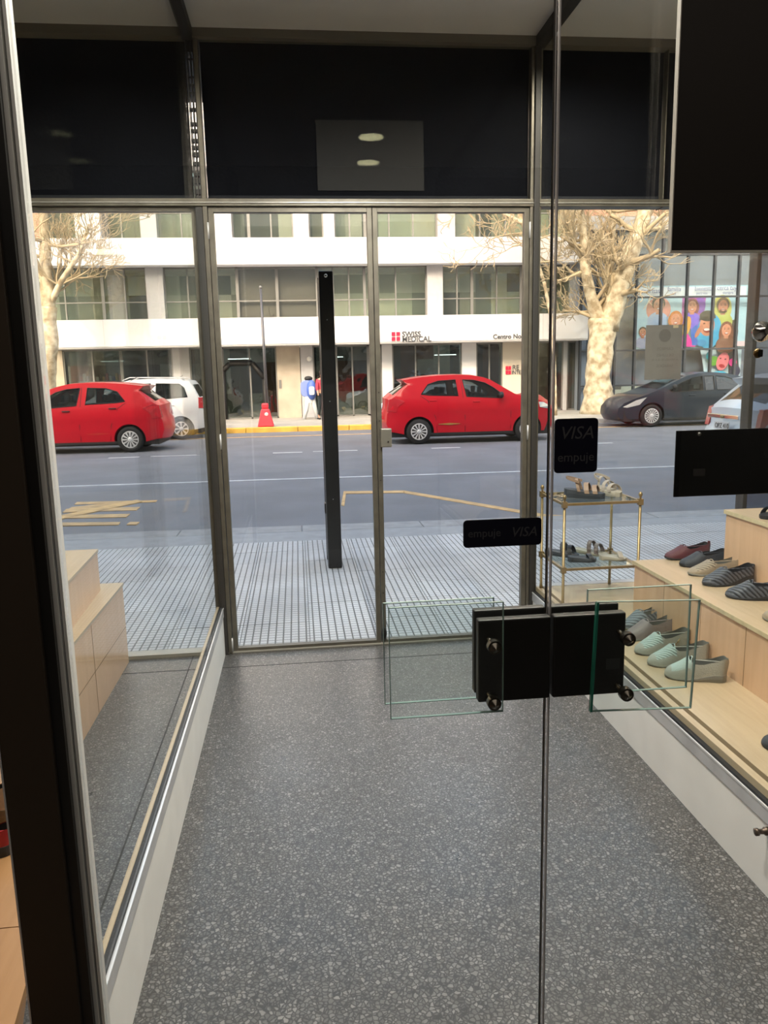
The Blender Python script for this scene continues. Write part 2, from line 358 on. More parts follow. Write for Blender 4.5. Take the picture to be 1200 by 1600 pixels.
for i, (x0, x1, lab) in enumerate(((-2.2, -.47, 'dark navy blackout panel above the left showcase window'),
        (-.40, 1.243, 'wide dark navy blackout panel above the street doors, with a painted paler patch'),
        (1.303, 1.96, 'dark navy blackout panel above the right showcase window'))):
    e = empty('blackout_panel', ((x0+x1)/2, YD+.02, 2.36)); tag(e, lab, 'panel', 'blackout panels over the street front')
    h = (x1-x0)/2; bm_ = MB().box(-h, h, -.004, .004, .012, .74); bm_.build('fabric', NAVY, e)
    bx('hem', mat('fabric_hem', (.008, .01, .016), .8), -h, h, -.007, .005, .0, .035, e)
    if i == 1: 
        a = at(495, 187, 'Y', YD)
        p = bx('reflection', mat('painted_reflection', (.007, .0072, .0075), .7), .15-.4215, .695-.4215, -.008, -.004, .06, 2.755-2.36, e); p['label'] = 'painted paler grey rectangular patch'  # lit area mirrored in the glass, painted on as a paler rectangle
bx('blackout_return', NAVY, 1.968, 3.4, YD+.016, YD+.024, 2.372, 3.10, fr)
# ---- street doors
def street_door(n, x0, x1):
    d = empty('door_%d' % n, (x0, YD, 0)); struct(d); w_ = x1-x0
    bx('stile', BRONZE, 0, .026, -.02, .02, .012, 2.333, d, .002); bx('stile', BRONZE, w_-.026, w_, -.02, .02, .012, 2.333, d, .002)
    bx('rail', BRONZE, .026, w_-.026, -.02, .02, 2.31, 2.333, d); bx('rail', BRONZE, .026, w_-.026, -.02, .02, .012, .028, d)
    bx('pane', CLEAR, .026, w_-.026, -.003, .003, .028, 2.31, d); return d
d1 = street_door(1, -.402, .4175); d2 = street_door(2, .4205, 1.244)
lk = bx('lock_box', mat('grey_lock', (.22, .21, .18), .4, .5), .015, .075, -.045, -.018, 1.11, 1.21, d2, .005)
MB().lathe([(.004, -.05), (.004, -.044)], (.055, 0, 1.14), 'Y').build('keyhole', BLACKM, lk)
for zz in (2.22, 1.165, .05):
    MB().tube([(-.004, -.025, zz-.04), (-.004, -.025, zz+.04)], .006).build('hinge', ALU, d1)
    MB().tube([(.826, -.025, zz-.04), (.826, -.025, zz+.04)], .006).build('hinge', ALU, d2)
MB().ball((.012, -.03, .07), .016, 1, .8, 2.2).build('foot_bolt', BLACKM, d2)
for zz in (.3, .42, .93, 1.25, 1.4): MB().lathe([(.003, -.022), (.003, -.0195)], (.013, 0, zz), 'Y', 8).build('screw', BLACKM, d2)
# ---- ceiling downlights
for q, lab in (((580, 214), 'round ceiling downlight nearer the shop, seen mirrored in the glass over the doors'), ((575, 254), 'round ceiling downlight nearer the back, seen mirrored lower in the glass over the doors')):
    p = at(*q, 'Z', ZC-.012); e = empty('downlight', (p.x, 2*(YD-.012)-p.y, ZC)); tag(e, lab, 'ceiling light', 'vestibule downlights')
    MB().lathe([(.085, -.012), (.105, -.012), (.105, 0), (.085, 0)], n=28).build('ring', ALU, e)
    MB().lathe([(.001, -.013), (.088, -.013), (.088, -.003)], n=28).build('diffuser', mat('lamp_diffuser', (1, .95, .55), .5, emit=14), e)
# ================================================================ LEFT SHOWCASE
ls = empty('display_step', (-1.35, 3.0, 0)); tag(ls, 'two tier light wood display step standing on the terrazzo in the left showcase', 'display stand')
def R2(x, y): return (x+1.35, y-3.0)
st = bx('lower_tier', PLY, R2(-2.15, 0)[0], R2(-.955, 0)[0], -.75, 1.10, 0, .425, ls)
bx('tier_top', PLYT, R2(-2.15, 0)[0], R2(-.950, 0)[0], -.755, 1.105, .425, .44, ls)
P = []
for z_ in (.44, .64):
    pass
MB().hull8([(x, y, z_) for (x, y) in ((-.80, -.75), (.39, -.75), (-.80, .97), (.315, .97)) for z_ in (.44, .64)]).build('upper_tier', PLY, ls)
MB().hull8([(x, y, z_) for (x, y) in ((-.80, -.755), (.395, -.755), (-.80, .975), (.32, .975)) for z_ in (.64, .655)]).build('tier_top', PLYT, ls)
for y_, z0, z1 in ((-.35, .0, .425), (.45, .0, .425)): bx('panel_joint', mat('wood_joint', (.22, .14, .07), .8), .3955, .3965, y_, y_+.003, z0, z1, ls)
bx('panel_joint', MC['wood_joint'], .3955, .3965, -.75, 1.1, .2, .203, ls)
pf = empty('display_platform', (-1.2, 1.6, 0)); tag(pf, 'low tan wooden platform at the far left edge, behind the dark post', 'display stand')
TANW = wood('orange_tan_board', (.36, .20, .09), (.30, .16, .065), .4, 'Y'); 
def slab(name, y0, y1, z0, z1):
    f = lambda y: -.525-(max(y, 1.38)-1.38)*.36
    MB().hull8([(x+1.2, y-1.6, z) for x, y in ((-2.15, y0), (f(y0), y0), (-2.15, y1), (f(y1), y1)) for z in (z0, z1)]).build(name, TANW, pf)
slab('body', .9, 2.22, 0, .285); slab('top_board', .9, 1.627, .285, .30); slab('top_board', 1.630, 2.225, .285, .30)
# ================================================================ RIGHT SHOWCASE
PZ, S1, S2, S1X, S2X = .30, .555, .835, 1.64, 1.985
ps = empty('display_stand', (2.3, 2.8, 0)); tag(ps, 'stepped light wood display stand with three levels in the right showcase', 'display stand')
def O(name, m, x0, x1, y0, y1, z0, z1): return bx(name, m, x0-2.3, x1-2.3, y0-2.8, y1-2.8, z0, z1, ps)
O('base', PLY, XR+.06, 3.3, 1.40, YD-.06, .0, PZ-.018); O('base_top', PLYT, XR+.06, 3.3, 1.40, YD-.06, PZ-.018, PZ)
O('middle_tier', PLY, S1X, 3.3, 1.40, 3.60, PZ, S1-.016); O('tier_top', PLYT, S1X-.006, 3.3, 1.40, 3.605, S1-.016, S1)
O('edge_strip', EDGE, S1X-.009, S1X-.006, 1.40, 3.608, S1-.017, S1)
O('upper_tier', PLY, S2X, 3.3, 1.40, 3.39, S1, S2-.018); O('tier_top', PLYT, S2X-.006, 3.3, 1.40, 3.395, S2-.018, S2)
O('edge_strip', EDGE, S2X-.009, S2X-.006, 1.40, 3.398, S2-.019, S2)
for y_ in (2.3, 2.62, 2.95, 3.28): O('panel_joint', MC['wood_joint'], S1X-.001, S1X+.01, y_, y_+.002, PZ, S1-.016)
for y_ in (2.45, 3.0): O('panel_joint', MC['wood_joint'], S2X-.001, S2X+.01, y_, y_+.002, S1, S2-.018)
# ---------------------------------------------------------------- shoes
def fur(name, c, **k): return mat(name, c, **k)
def lerp(a, t):                    # table lookup
    for (x0, y0), (x1, y1) in zip(a, a[1:]):
        if t <= x1: return y0+(y1-y0)*(t-x0)/(x1-x0)
    return a[-1][1]
def smooth(a, t):
    h = min(.03, t, 1-t); return (lerp(a, t-h)+lerp(a, t)*2+lerp(a, t+h))/4
WID = [(0, .003), (.008, .012), (.03, .023), (.1, .034), (.25, .043), (.38, .0435), (.55, .037), (.7, .031), (.85, .031), (.93, .0275), (.965, .022), (.99, .012), (1, .004)]
def shoe(toe, heel, zf, upper, sole, lining, label, group, vamp=None, wedge=.022, height=.075, strap=False, tab=False):
    toe = Vector((toe.x, toe.y, zf)); heel = Vector((heel.x, heel.y, zf)); d = heel-toe; L = d.length
    o = empty('shoe', (toe+heel)/2, math.atan2(d.y, d.x)); tag(o, label, 'shoe', group)
    n, k = 36, 16; L2 = L/2; T_ = [(.5-.5*math.cos(PI*i/n))*.6+.4*i/n for i in range(n+1)]
    def cen(t): return -L2+.004+(L-.008)*t
    def cv(t): return .006*math.sin(PI*t)*0
    def zs(t): return .008+wedge*lerp([(0, .25), (.15, .05), (.4, .1), (.6, .5), (.8, 1), (1, 1)], t)   # upper side of the sole
    # sole
    m = MB(); rings = []
    for i in range(n+1):
        t = T_[i]; w_ = smooth(WID, t)*1.03+.0006; x = cen(t)
        lift = .006*max(0, 1-t/.15)
        rings.append([m.bm.verts.new(p) for p in ((x, -w_*.93, lift), (x, -w_, zs(t)*.5+lift*.5), (x, -w_*.99, zs(t)), (x, w_*.99, zs(t)), (x, w_, zs(t)*.5+lift*.5), (x, w_*.93, lift))])
    for A, B in zip(rings, rings[1:]):
        for j in range(6): m.face([A[j], A[(j+1) % 6], B[(j+1) % 6], B[j]])
    m.face(rings[0]); m.face(rings[-1][::-1]); m.build('sole', sole, o, .0015)
    # upper, opening from .40 to the heel
    top = [(0, .012), (.015, .022), (.05, .030), (.12, .037), (.25, .05), (.36, .066), (.405, .070), (.45, .058), (.6, .056), (.8, .066), (.93, .078), (.975, .080), (.995, .070), (1, .06)]
    hs = height/.075
    for nm, off, mm in (('upper', 0, upper), ('lining', -.0022, lining)):
        m = MB(); rings = []
        for i in range(n+1):
            t = T_[i]; wd = max(smooth(WID, t)+off, .0008); h = smooth(top, t)*hs+off; z0 = zs(t)-.001; ring = []
            opn = 0 if t < .38 else min(1, (t-.38)/.06)
            if t > .96: opn *= max(0, 1-(t-.96)/.04)*.0+1
            for j in range(k+1):
                a = PI*j/k; ca, sa = math.cos(a), math.sin(a)
                if opn > 0 and t < .985:       # walls only: angles squeezed towards the sides
                    lim = .5-.30*opn          # share of the half arc kept
                    q = j/k
                    a = PI*(q*2*lim) if q <= .5 else PI*(1-(1-q)*2*lim)
                    ca, sa = math.cos(a), math.sin(a)
                    top_s = math.sin(PI*lim); sa = sa/top_s if top_s < 1 else sa
                    ca = math.copysign(abs(ca)**.55, ca)
                    wz = wd*(abs(ca) if abs(ca) > .0 else 0)
                    y_ = math.copysign(wz*(1-.10*sa), ca)
                else:
                    y_ = wd*math.copysign(abs(ca)**.8, ca)
                ring.append(m.bm.verts.new((cen(t)+(.006*sa if t > .9 else 0)*(t-.9)/.1, y_, z0+max(h-z0, .004)*(sa**.85 if sa > 0 else 0))))
            rings.append(ring)
        half = k//2
        for i, (A, B) in enumerate(zip(rings, rings[1:])):
            t = (T_[i]+T_[i+1])/2
            for j in range(k):
                if .40 < t < .985 and j in (half-1, half): continue
                f = m.face([A[j], A[j+1], B[j+1], B[j]])
                if f:
                    f.smooth = True
                    if nm == 'upper' and vamp and t < .42 and 3 <= j < k-3 and t > .10: f.material_index = 1
        m.face(rings[0]); m.face(rings[-1][::-1])
        m.build(nm, [mm, vamp] if (vamp and nm == 'upper') else mm, o)
    # insole and collar edge
    m = MB(); 
    for i in range(n//3, n):
        t0, t1 = T_[i], T_[i+1]; a, b = smooth(WID, t0)*.92, smooth(WID, t1)*.92
        m.face([m.bm.verts.new(p) for p in ((cen(t0), -a, zs(t0)+.002), (cen(t0), a, zs(t0)+.002), (cen(t1), b, zs(t1)+.002), (cen(t1), -b, zs(t1)+.002))])
    m.build('insole', lining, o)
    for s in (-1, 1):
        m = MB(); pts = []
        for i in range(n+1):
            t = min(T_[i], .975)
            if T_[i] < .42: continue
            if T_[i] > .985 and s > 5: break; wd = smooth(WID, t); h = smooth(top, t)*hs
            ca = math.cos(PI*.2)**.55
            pts.append((cen(t)+(.006*(t-.9)/.1 if t > .9 else 0), s*wd*ca*.90, h))
        m.tube(pts, .0017, 6).build('collar', upper, o)
    # raised tongue edge across the instep
    t = .405; hh = smooth(top, t)*hs; wd = smooth(WID, t)
    m = MB(); m.tube([(cen(t)+.004*(1-abs(q))*2, wd*.80*q, zs(t)+(hh-zs(t))*(math.cos(q*PI/2*.72))**.6+.001) for q in [i/6 for i in range(-6, 7)]], .0026, 6).build('tongue_edge', vamp or upper, o)
    if strap:
        m = MB(); q = cen(.66); m.tube([(q, -.034, .035), (q+.012, -.036, .05), (q+.02, -.035, .062)], .0022, 6); m.lathe([(.003, 0), (.005, .001), (.003, .002)], (q+.012, -.037, .05), 'Y', 10); m.build('bead', BRASS, o)
    if tab: bx('pull_tab', upper, L2-.012, L2-.002, -.006, .006, .066*hs, .082*hs, o, .002)
    return o
def leather(n_, c, rough=.55, **k): return mat(n_, c, rough, bump=.25, bscale=220, **k)
L_MINT = leather('mint_knit', (.38, .46, .44)); L_SAGE = leather('sage_leather', (.34, .345, .31)); L_TAUPE = leather('mauve_taupe', (.22, .185, .185))
L_STEEL = leather('steel_blue_fabric', (.17, .20, .24)); L_WINE = leather('wine_leather', (.095, .022, .03)); L_BLK = leather('black_leather', (.022, .027, .036))
L_BEIGE = leather('metallic_beige', (.30, .24, .17), .4); L_NAVYS = leather('navy_striped', (.05, .06, .08)); S_BLK = mat('black_sole', (.015, .015, .017), .6)
S_GREY = mat('grey_sole', (.20, .20, .18), .6); LIN_D = mat('dark_lining', (.03, .028, .03), .8); LIN_G = mat('grey_lining', (.22, .22, .2), .8)
def striped(name, c1, c2, scale):
    m = mat(name, c1, .5); t = m.node_tree; b = t.nodes['Principled BSDF']; tc = N(t, 'TexCoord')
    wv = N(t, 'TexWave'); wv.inputs['Scale'].default_value = scale; wv.inputs['Distortion'].default_value = 2.2; wv.inputs['Detail Scale'].default_value = 1.5
    wv.bands_direction = 'DIAGONAL'; t.links.new(tc.outputs['Object'], wv.inputs['Vector'])
    cr = N(t, 'ValToRGB'); cr.color_ramp.elements[0].color = (*c2, 1); cr.color_ramp.elements[1].color = (*c1, 1); cr.color_ramp.elements[0].position = .3; cr.color_ramp.elements[1].position = .6
    t.links.new(wv.outputs['Fac'], cr.inputs[0]); t.links.new(cr.outputs[0], b.inputs['Base Color'])
    bp = N(t, 'Bump'); bp.inputs['Strength'].default_value = .6; bp.inputs['Distance'].default_value = .003; t.links.new(wv.outputs['Fac'], bp.inputs['Height']); t.links.new(bp.outputs[0], b.inputs['Normal']); return m
V_MINT = striped('mint_gathers', (.42, .52, .50), (.24, .31, .30), 38); U_STRIPE = striped('charcoal_stripes', (.085, .095, .12), (.012, .014, .02), 26)
U_BGSTR = striped('beige_stripes', (.36, .30, .22), (.14, .11, .08), 30); U_STEEL = striped('steel_gathers', (.22, .25, .28), (.08, .09, .11), 24)
g1, g2 = 'shoes on the lowest level of the right display', 'shoes on the middle level of the right display'
def SP(a, b, z, L=None):
    p, q = at(*a, 'Z', z), at(*b, 'Z', z)
    if L: q = p+(q-p).normalized()*L
    return p, q
shoe(*SP((973, 984), (1040, 972), PZ, .235), PZ, U_STEEL, S_GREY, LIN_G, 'steel blue gathered slip-on, farthest shoe of the lowest display level', g1, height=.092)
shoe(*SP((976, 999), (1061, 990), PZ, .25), PZ, L_TAUPE, S_GREY, LIN_G, 'mauve taupe slip-on, second farthest on the lowest display level', g1, height=.092)
shoe(*SP((991, 1022), (1085, 1012), PZ, .26), PZ, L_SAGE, S_GREY, LIN_G, 'pale mint shoe with gathered toe and small gold bead on its side', g1, V_MINT, strap=True, height=.095)
shoe(*SP((1010, 1039), (1110, 1036), PZ, .255), PZ, L_SAGE, S_GREY, LIN_G, 'pale mint gathered shoe between the gold-beaded one and the nearest one', g1, V_MINT, height=.095)
shoe(*SP((1036, 1056), (1132, 1064), PZ, .235), PZ, L_SAGE, S_GREY, LIN_G, 'pale mint knit slip-on, nearest and lowest of the mint shoes', g1, L_MINT, wedge=.022, height=.098)
shoe(*SP((1187, 1165), (1290, 1175), PZ, .22), PZ, L_BLK, S_BLK, LIN_D, 'black shoe toe at the right frame edge on the lowest display level', g1)
shoe(*SP((1038, 874), (1116, 869), S1, .245), S1, L_WINE, S_BLK, LIN_D, 'wine red leather slip-on with pull tab on the middle display level', g2, tab=True, wedge=.03)
shoe(*SP((1061, 885), (1146, 880), S1, .25), S1, L_BLK, S_BLK, LIN_D, 'plain black leather slip-on next to the wine red shoe', g2, wedge=.028)
shoe(*SP((1074, 899), (1172, 893), S1, .27), S1, L_BEIGE, S_GREY, LIN_G, 'metallic beige striped slip-on on the middle display level', g2, U_BGSTR, wedge=.026)
shoe(*SP((1097, 915), (1186, 908), S1, .25), S1, U_STRIPE, S_BLK, LIN_D, 'charcoal striped slip-on just behind the nearest striped shoe', g2, wedge=.03, height=.085)
shoe(*SP((1131, 932), (1230, 938), S1, .24), S1, U_STRIPE, S_BLK, LIN_D, 'charcoal striped slip-on nearest on the middle level, cut by the frame edge', g2, wedge=.02, height=.085)
shoe(*SP((1189, 966), (1280, 980), S1, .22), S1, L_BEIGE, S_GREY, LIN_G, 'toe of a shiny beige shoe at the right frame edge', g2)
# sandals
def band(m, pts, wdt, ax=Vector((1, 0, 0)), th=.003):
    pts = [Vector(p) for p in pts]; prev = None
    for i, p in enumerate(pts):
        d = (pts[min(i+1, len(pts)-1)]-pts[max(0, i-1)]).normalized(); nn = ax.cross(d).normalized()*th/2
        r = [m.bm.verts.new(p+ax*wdt/2*a+nn*b) for a, b in ((-1, -1), (1, -1), (1, 1), (-1, 1))]
        if prev:
            for j in range(4): m.face([prev[j], prev[(j+1) % 4], r[(j+1) % 4], r[j]])
        else: m.face(r)
        prev = r
    m.face(prev[::-1]); return m
def arch(x, w_, h, z0, lean=0, n=9): return [(x+lean*math.sin(PI*i/n), -w_*math.cos(PI*i/n), z0+h*math.sin(PI*i/n)) for i in range(n+1)]
def sandal(loc, rz, sole, strapm, label, group, th=.028, toe_h=.05, back=True, L=.225, pair_gap=None, straps=2):
    o = empty('sandal', loc, rz); tag(o, label, 'sandal', group); n = 20; L2 = L/2; m = MB(); rings = []
    for i in range(n+1):
        t = i/n; w_ = smooth(WID, t)*.98; x = -L2+L*t; zt = th*(.7+.5*t)
        rings.append([m.bm.verts.new(p) for p in ((x, -w_*.9, 0), (x, -w_, zt*.5), (x, -w_*.97, zt), (x, 0, zt-.003), (x, w_*.97, zt), (x, w_, zt*.5), (x, w_*.9, 0))])
    for A, B in zip(rings, rings[1:]):
        for j in range(7): m.face([A[j], A[(j+1) % 7], B[(j+1) % 7], B[j]])
    m.face(rings[0]); m.face(rings[-1][::-1]); m.build('sole', sole, o, .002)
    for k in range(straps):
        x = -L2+L*(.2+.2*k); w_ = smooth(WID, .2+.2*k)
        band(MB(), arch(x, w_, toe_h+.012*k, th*.7, .012), .024).build('strap', strapm, o)
    if back:
        band(MB(), arch(L*.10, .036, .062, th*.9, .02), .016).build('strap', strapm, o)
        pts = [(.02+L*.36*math.sin(PI*i/10), -.036*math.cos(PI*i/10), th+.045+.02*math.sin(PI*i/10)) for i in range(11)]
        band(MB(), pts, .014, Vector((0, 0, 1))).build('heel_strap', strapm, o)
    return o
T_BR = mat('tan_strap', (.30, .20, .14), .5); T_BG = mat('beige_strap', (.42, .36, .30), .5, n=.1); SOL_D = mat('charcoal_sole', (.035, .04, .05), .6); SOL_B = mat('beige_sole', (.42, .38, .31), .6)
FLOR = mat('snake_print', (.34, .27, .25), .5, col2=(.10, .06, .06), nscale=60)
# ================================================================ BRASS ETAGERE
EX0, EX1, EY0, EY1, EZ1, EZ0 = 1.315, 1.712, 3.72, 4.08, .832, .495
et = empty('etagere', ((EX0+EX1)/2, (EY0+EY1)/2, PZ)); tag(et, 'two shelf brass etagere with glass shelves and ball finials in the right showcase', 'shelf unit')
hx, hy = (EX1-EX0)/2, (EY1-EY0)/2
for sx in (-1, 1):
    for sy in (-1, 1):
        x, y = sx*hx, sy*hy; m = MB()
        m.lathe([(.009, 0), (.009, .02), (.0075, .022), (.0075, EZ1-PZ+.01)], (x, y, 0), n=12)
        for zz in (EZ0-PZ, EZ1-PZ): m.box(x-.012, x+.012, y-.012, y+.012, zz-.018, zz+.014)
        m.build('post', BRASS, et)
        MB().lathe([(.004, .0), (.007, .004), (.004, .008), (.009, .016), (.0105, .022), (.008, .03), (.002, .036)], (x, y, EZ1-PZ+.014), n=14).build('finial', BRASS, et)
for zz in (EZ0-PZ, EZ1-PZ):
    for sy in (-1, 1): MB().box(-hx, hx, sy*hy-.006, sy*hy+.006, zz-.008, zz+.006).build('rail', BRASS, et, .002)
    for sx in (-1, 1): MB().box(sx*hx-.006, sx*hx+.006, -hy, hy, zz-.008, zz+.006).build('rail', BRASS, et, .002)
    bx('glass_shelf', glass('shelf_glass', (.88, .95, .94), .10), -hx+.008, hx-.008, -hy+.008, hy-.008, zz+.0, zz+.006, et)
zt, zl = EZ1+.0065, EZ0+.0065
p = at(893, 773, 'Z', zt); sandal((1.47, 3.86, zt), 2.6, SOL_D, T_BR, 'dark platform sandal with brown straps on the upper glass shelf', 'sandals on the brass etagere', .04, .04, True, .21)
sandal((1.62, 3.93, zt), 1.9, SOL_B, T_BG, 'beige strappy sandal on the upper glass shelf, right of the dark one', 'sandals on the brass etagere', .035, .04, True, .2)
sandal((1.40, 3.99, zl), 2.5, SOL_D, mat('black_buckle_strap', (.03, .03, .035), .4), 'dark slide sandal at the back of the lower glass shelf', 'sandals on the brass etagere', .025, .045, False, .19)
sandal((1.46, 3.845, zl), 3.0, SOL_D, MC['black_buckle_strap'], 'dark flat sandal at the front of the lower glass shelf', 'sandals on the brass etagere', .025, .022, False, .15, straps=1)
sandal((1.56, 4.0, zl), 2.3, SOL_B, FLOR, 'snake print sandal at the back right of the lower glass shelf', 'sandals on the brass etagere', .02, .05, False, .2)
sandal((1.63, 3.845, zl), 2.8, SOL_B, T_BG, 'cream sandal at the front right of the lower glass shelf', 'sandals on the brass etagere', .022, .03, False, .14, straps=1)
p = at(1182, 809, 'Z', S2)
sandal((p.x+.10, p.y-.02, S2), .1, S_BLK, mat('black_strap', (.01, .01, .012), .4), 'black sandal on the top display level at the right frame edge', None, .025, .035, False, .2, straps=1)
# left shoes on the platform
sh = shoe(Vector((-1.06, 2.10, 0)), Vector((-.815, 2.075, 0)), .30, mat('tan_leather', (.40, .27, .17), .5), mat('striped_sole', (.12, .08, .04), .5), LIN_D, 'tan leather shoe with dark striped sole on the platform at the left edge', None, height=.115, wedge=.04)
sh = shoe(Vector((-1.01, 1.91, 0)), Vector((-.77, 1.93, 0)), .30, mat('red_leather', (.25, .008, .012), .45), S_BLK, LIN_D, 'red shoe in front of the tan one at the left edge', None)
# ================================================================ INNER GLASS DOORS
jb = empty('trim_6'); struct(jb)
bx('jamb', mat('jamb_brown', (.030, .021, .014), .6, spec=.3), -.516, -.432, YI-.03, YI+.05, 0, ZC, jb, .002); bx('jamb', BLACKM, -.432, -.414, YI-.02, YI+.05, 0, ZC, jb)
bx('jamb_strip', mat('jamb_silver', (.62, .61, .58), .4, .2), -.414, -.407, YI-.008, YI+.03, 0, ZC, jb); bx('jamb_strip', MC['jamb_silver'], -.404, -.399, YI-.002, YI+.03, 0, ZC, jb)
bx('jamb_edge', ALU, -.519, -.516, YI-.03, YI+.0, 0, ZC, jb)
bx('jamb', BROWN, 1.27, 1.36, YI-.03, YI+.06, 0, ZC, jb)
struct(bx('wall_partition', SHW, 1.36, 3.4, YI-.02, YI+.06, 0, ZC))
def leaf(n, x0, x1, seam):
    d = empty('door_%d' % n, (x0, YI, 0)); struct(d); w_ = x1-x0
    bx('pane', CLEAR, .001, w_-.001, 0, .01, .02, 2.9, d)
    xs = w_ if seam > 0 else 0
    bx('pane_edge', SEDGE, xs-.001, xs+.001, 0, .01, .02, 2.9, d)
    return d
D3 = leaf(3, -.398, .4305, 1); D4 = leaf(4, .4375, 1.27, -1)
def fitting(d, x0, x1, bxs, lab):
    X0 = d.location.x
    for (y0, y1, z0, z1, e) in ((-.022, -.001, .917, 1.070, 0), (.011, .03, .921, 1.078, .0)):
        lp = bx('lock_plate', BLACKM, x0-X0, x1-X0, y0, y1, z0, z1, d, .003)
    for zz in (1.036, .934):
        k = MB().lathe([(.012, 0), (.0125, -.006), (.012, -.014), (.009, -.0145), (.0005, -.022)], (bxs-X0, -.055, zz), 'Y', 20, False).build('knob', mat('dark_chrome', (.10, .09, .075), .25, .9), d)
        MB().lathe([(.004, -.056), (.004, .07)], (bxs-X0, 0, zz), 'Y', 10).build('bolt', MC['dark_chrome'], k)
    return lp
fitting(D3, .300, .4315, .318, ''); lp = fitting(D4, .4365, .570, .556, '')
bx('label_strip', mat('grey_label', (.03, .03, .03), .5), .535-D4.location.x, .56-D4.location.x, -.0235, -.0222, .965, .985, D4)
def plate(d, x0, x1, y, z0, z1, yaw, roll, near=True):
    X0 = d.location.x; M_ = Matrix.Translation((x0-X0, y, z0)) @ Euler((0, roll, yaw)).to_matrix().to_4x4(); W, Hh = x1-x0, z1-z0
    g = bx('pull_plate', GREENG, .0005, W-.0005, 0, .006, .0005, Hh-.0005, d, R=M_)
    m = MB(); e = .0012
    m.box(0, e, 0, .006, 0, Hh, M_); m.box(W-e, W, 0, .006, 0, Hh, M_); m.box(0, W, 0, .006, Hh-e, Hh, M_); m.box(0, W, 0, .006, 0, e, M_)
    m.build('plate_edge', mat('pale_green_edge', (.20, .30, .27), .25), d)
    return M_
plate(D3, .138, .336, -.058, .914, 1.113, 0, 0)
plate(D3, .141, .350, .062, .888, 1.085, 0, 0)
M_ = plate(D4, .494, .682, -.058, .902, 1.104, 0, .035)
MB().box(-.001, .003, -.001, .007, 0, .2, M_).build('plate_edge', GEDGE, D4)
plate(D4, .530, .736, .062, .881, 1.090, 0, 0)
# stickers
def rbox(x0, x1, z0, z1, r, n=5):
    P = []
    for cx, cz, a0 in ((x1-r, z1-r, 0), (x0+r, z1-r, 90), (x0+r, z0+r, 180), (x1-r, z0+r, 270)):
        for i in range(n+1): a = math.radians(a0+90*i/n); P.append((cx+r*math.cos(a), cz+r*math.sin(a)))
    return P
def sticker(x0, x1, z0, z1, lab, wide):
    cx, cz = (x0+x1)/2, (z0+z1)/2; o = empty('door_sticker', (cx, YI-.001, cz)); tag(o, lab, 'sticker', 'payment stickers on the glass doors')
    a, b = (x1-x0)/2, (z1-z0)/2
    MB().prism(rbox(-a, a, -b, b, .007), -.0012, 0).build('backing', mat('sticker_rim', (.008, .008, .01), .4), o)
    MB().prism(rbox(-a+.0015, a-.0015, -b+.0015, b-.0015, .006), -.0017, -.0012).build('print', STK, o)
    if wide:
        text('lettering', 'empuje', DIM, .020, (-a+.008, -.0018, -.006), FACE, o, thick=.0002)
        text('lettering', 'VISA', DIM, .024, (.014, -.0018, -.008), FACE, o, thick=.0004, shear=.25)
    else:
        text('lettering', 'VISA', DIM, .031, (0, -.0018, .012), FACE, o, thick=.0004, align='CENTER', shear=.25)
        text('lettering', 'empuje', DIM, .0225, (0, -.0018, -.027), FACE, o, thick=.0002, align='CENTER')
sticker(.4385, .516, 1.3225, 1.4165, 'upright dark blue card payment sticker on the right glass leaf, VISA above empuje', False)
sticker(.278, .418, 1.197, 1.246, 'wide dark blue card payment sticker on the left glass leaf, empuje beside VISA', True)
# hanging closed sign
sg = empty('hanging_sign', (.87, YI+.02, 1.33)); tag(sg, 'black hanging sign on the right glass leaf, its lettering showing mirrored', 'sign')
bx('board', mat('sign_black', (.003, .003, .004), .35), -.2, .2, 0, .003, -.062, .058, sg, .001)
text('lettering', 'Cerrado', mat('sign_faint', (.012, .012, .012), .5), .040, (.105, -.0005, .003), FACE, sg, mirror=True, thick=.0003)
None and text('lettering', '2241', MC['sign_faint'], .015, (-.15, -.0005, -.045), (PI/2, -PI/2, 0), sg, mirror=True, thick=.0003)
bx('small_label', mat('label_grey', (.04, .035, .035), .5), -.165, -.143, -.0012, 0, -.025, -.012, sg)
MB().lathe([(.0005, -.004), (.003, -.004), (.004, 0)], (-.158, 0, .051), 'Y', 12).build('suction_cup', CHROME, sg)
for s in (-1, 1): pass
# dark board upper right
db = empty('header_board', (.92, YI-.03, 2.2)); tag(db, 'large dark brown board hanging at the upper right behind the glass leaf', 'board')
bx('board', BROWN, -.303, .35, -.01, .0, -.513, .6, db); bx('edge_strip', mat('pale_edge', (.45, .42, .36), .5), -.305, .35, -.0105, .001, -.516, -.513, db)
bx('edge_strip', MC['pale_edge'], -.3045, -.303, -.0105, .001, -.513, .6, db)
# round lock at right edge
rl = empty('glass_lock', (.80, YI-.005, 1.56)); tag(rl, 'round chrome lock with brass keyhole on the glass at the right frame edge', 'lock')
MB().lathe([(.0005, -.012), (.007, -.012), (.009, -.008), (.017, -.004), (.018, .0)], (.003, 0, -.003), 'Y', 24).build('rosette', CHROME, rl)
MB().lathe([(.0005, -.006), (.006, -.006), (.008, -.003), (.0085, .0)], (-.001, 0, -.04), 'Y', 16).build('keyhole', mat('old_brass', (.12, .07, .02), .35, .8), rl)
MB().box(-.004, .004, -.0075, -.006, -.046, -.034).build('key_slot', BLACKM, rl)
lt = empty('plinth_latch', (XR-.001, 1.875, .20)); tag(lt, 'small brown metal latch on the white plinth at the right', 'latch')
MB().lathe([(.012, 0), (.012, -.012), (.008, -.014), (.007, -.03), (.011, -.032), (.011, -.04), (.003, -.042)], ax='X', n=16).build('knob', mat('latch_brown', (.12, .09, .07), .35, .8), lt)
